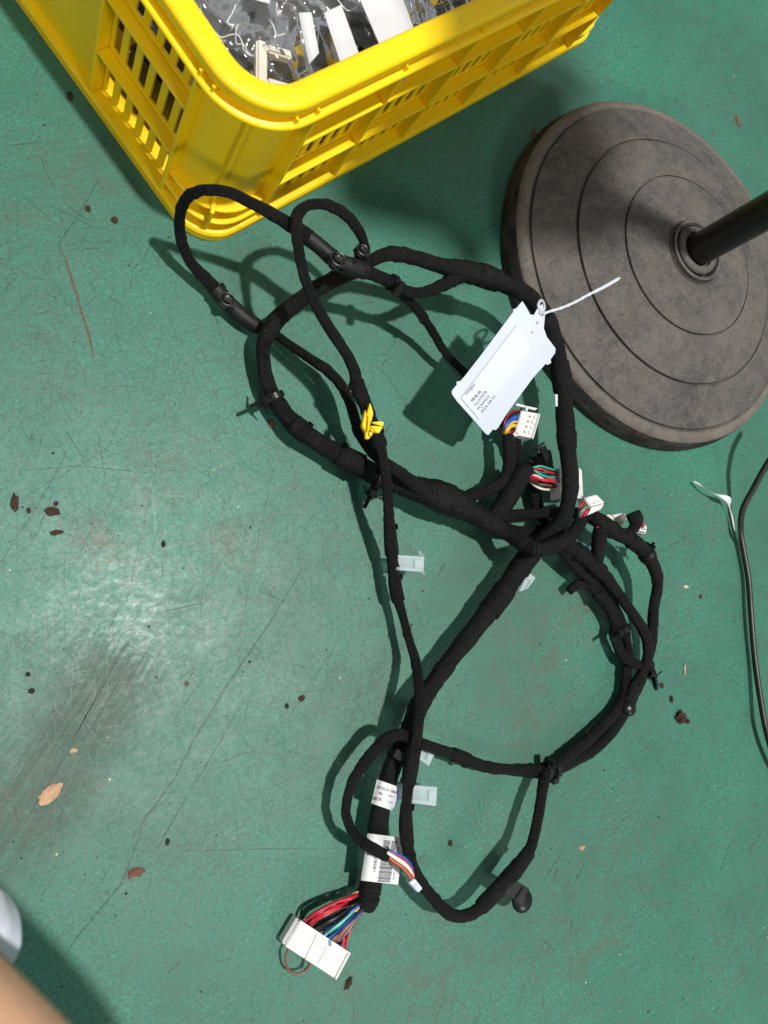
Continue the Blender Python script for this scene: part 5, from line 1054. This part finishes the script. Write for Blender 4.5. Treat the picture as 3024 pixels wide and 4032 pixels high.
# ------------------------------------------------------------------ loose cable and white strip at right
rows, q = spline(pxrows([(3190, 1640, .085, 25), (3110, 1710, .07, 25), (3024, 1823, .05, 25), (2964, 1929, .03, 24), (2923, 2011, .016, 23), (2917, 2099, .008, 22), (2929, 2176, .007, 22), (2946, 2276, .007, 22), (2955, 2393, .008, 22), (2964, 2511, .008, 22), (2976, 2628, .008, 23), (2993, 2746, .011, 23), (3014, 2863, .014, 23), (3050, 2990, .012, 23), (3110, 3120, .007, 23)]), .003)
mb = MB(); tube(mb, rows, q, 18); tag(mb.build('power_cable', MPVC, None, True), 'glossy black power cable running along the right edge', 'cable')
k7 = .5875; rb = [(565, 505, .005, 9), (600, 522, .008, 11), (650, 560, .010, 10), (715, 592, .012, 10), (760, 608, .014, 20), (798, 630, .012, 24), (802, 670, .008, 6), (820, 740, .006, 5), (832, 805, .006, 10), (845, 860, .006, 24), (862, 905, .005, 14), (872, 960, .004, 8)]
V = []; P3 = [np.array(at(2400 + x * k7, 1600 + y * k7, z)) for x, y, z, w_ in rb]
rw, q = spline([(*p, r[3] * .00013) for p, r in zip(P3, rb)], .002)
mb = MB(); Tn = np.gradient(rw[:, :3], axis=0); Tn /= np.linalg.norm(Tn, axis=1)[:, None]; V = []
for i in range(len(rw)):
    S_ = np.cross(Tn[i], [0, 0, 1.0]); S_ /= np.linalg.norm(S_); a = .9 * math.sin(i * .16); d_ = S_ * math.cos(a) + np.array([0, 0, 1]) * math.sin(a)
    V += [rw[i, :3] + d_ * rw[i, 3], rw[i, :3] - d_ * rw[i, 3]]
V = [np.array([v[0], v[1], max(v[2], .0008)]) for v in V]
n_ = len(V); V2 = [v + np.array([0, 0, .0004]) for v in V]
mb.add(V + V2, [(2 * i, 2 * i + 1, 2 * i + 3, 2 * i + 2) for i in range(len(rw) - 1)] + [(n_ + 2 * i, n_ + 2 * i + 2, n_ + 2 * i + 3, n_ + 2 * i + 1) for i in range(len(rw) - 1)])
tag(mb.build('tape_strip', MPAPER, None), 'twisted white plastic strip beside the black power cable', 'strip')

# ------------------------------------------------------------------ the person behind the camera: forearm at the lower left
per = thing('person', 'person in pale shirt whose bare forearm shows at lower left', 'person', (-.25, -.35, 0))
def skin_body(name, joints, edges, m, sub=2):
    me = bpy.data.meshes.new(name); me.from_pydata([j[:3] for j in joints], edges, []); o = bpy.data.objects.new(name, me); COL.objects.link(o)
    sk = o.modifiers.new('skin', 'SKIN'); sk.use_smooth_shade = True
    for i, j in enumerate(joints):
        r = j[3]; me.skin_vertices[0].data[i].radius = (r, r)
    me.skin_vertices[0].data[0].use_root = True
    ss = o.modifiers.new('sub', 'SUBSURF'); ss.levels = sub; ss.render_levels = sub
    dg = bpy.context.evaluated_depsgraph_get(); m2 = bpy.data.meshes.new_from_object(o.evaluated_get(dg)); bpy.data.objects.remove(o)
    m2.materials.clear(); m2.materials.append(m); m2.polygons.foreach_set('use_smooth', [True] * len(m2.polygons))
    o = bpy.data.objects.new(name, m2); COL.objects.link(o); return keep(o, per)
skin_body('body', [(-.235, -.60, .26, .085), (-.225, -.545, .45, .095), (-.215, -.50, .60, .085), (-.205, -.465, .72, .04), (-.19, -.43, .80, .045), (-.175, -.40, .885, .068), (-.165, -.39, .955, .05),
    (-.105, -.50, .64, .05), (-.03, -.41, .46, .042), (.004, -.305, .305, .036), (-.020, -.245, .300, .040), (-.046, -.165, .298, .034), (-.073, -.075, .300, .026), (-.086, -.03, .30, .024), (-.10, .01, .296, .028),
    (-.33, -.50, .63, .05), (-.29, -.38, .55, .04), (-.225, -.27, .52, .036), (-.12, -.15, .60, .028), (-.06, -.075, .645, .026)],
    [(0, 1), (1, 2), (2, 3), (3, 4), (4, 5), (5, 6), (2, 7), (7, 8), (8, 9), (9, 10), (10, 11), (11, 12), (12, 13), (13, 14), (2, 15), (15, 16), (16, 17), (17, 18), (18, 19)], MSKIN)
for k, (dx, dy, l) in enumerate(((-.024, .02, .055), (-.010, .028, .066), (.005, .028, .07), (.018, .024, .062))):
    b = np.array([-.10 + dx, .01 + dy * .5, .296]); skin_body('finger', [(*b, .0095), (*(b + np.array([dx * .3, l * .45, -.004])), .0092), (*(b + np.array([dx * .3, l * .8, -.022])), .0085), (*(b + np.array([dx * .25, l * .95, -.045])), .0075)], [(0, 1), (1, 2), (2, 3)], MSHIRT)
b = np.array([-.078, -.01, .294]); skin_body('thumb', [(*b, .011), (*(b + np.array([.016, .02, -.006])), .0105), (*(b + np.array([.018, .045, -.022])), .009)], [(0, 1), (1, 2)], MSHIRT)
skin_body('glove', [(-.066, -.085, .288, .036), (-.078, -.05, .292, .037), (-.086, -.022, .292, .036), (-.10, .014, .295, .034), (-.105, .03, .294, .026)], [(0, 1), (1, 2), (2, 3), (3, 4)], MSHIRT)
q0 = at(-205, 3735, .22)
bm = bmesh.new(); bmesh.ops.create_icosphere(bm, subdivisions=4, radius=1)
from mathutils import noise as MN
for v in bm.verts:
    p = v.co.normalized(); k = 1 + .10 * MN.noise(p * 2.0 + Vector((3, 1, 2))) + .03 * MN.noise(p * 5)
    v.co = Vector(tuple(q0)) + Vector((p.x * .028 * k, p.y * .028 * k, p.z * .040 * k))
me = bpy.data.meshes.new('cuff'); bm.to_mesh(me); bm.free(); me.materials.append(MSHIRT); me.polygons.foreach_set('use_smooth', [True] * len(me.polygons))
o = bpy.data.objects.new('cuff', me); COL.objects.link(o); keep(o, per)
skin_body('shirt', [(-.236, -.602, .22, .105), (-.225, -.548, .45, .108), (-.215, -.502, .61, .098), (-.208, -.475, .69, .06), (-.105, -.50, .645, .062), (-.06, -.45, .54, .058), (-.33, -.50, .635, .062), (-.30, -.42, .575, .056)], [(0, 1), (1, 2), (2, 3), (2, 4), (4, 5), (2, 6), (6, 7)], MSHIRT)
skin_body('trousers', [(-.236, -.61, .20, .11), (-.13, -.56, .24, .085), (-.06, -.47, .27, .07), (-.10, -.60, .07, .05), (-.36, -.56, .24, .085), (-.38, -.42, .27, .07), (-.36, -.58, .07, .05)], [(0, 1), (1, 2), (2, 3), (0, 4), (4, 5), (5, 6)], MTROU)
skin_body('hair', [(-.185, -.425, .90, .062), (-.18, -.42, .945, .064), (-.17, -.405, .975, .045)], [(0, 1), (1, 2)], MHAIR)
for x in (-.11, -.35):
    mb = MB(); mb.box(x - .04, x + .04, -.66, -.52, 0.0006, .05); keep(mb.build('shoe', MBLKM, None, True, bevel=.018, seg=3), per)
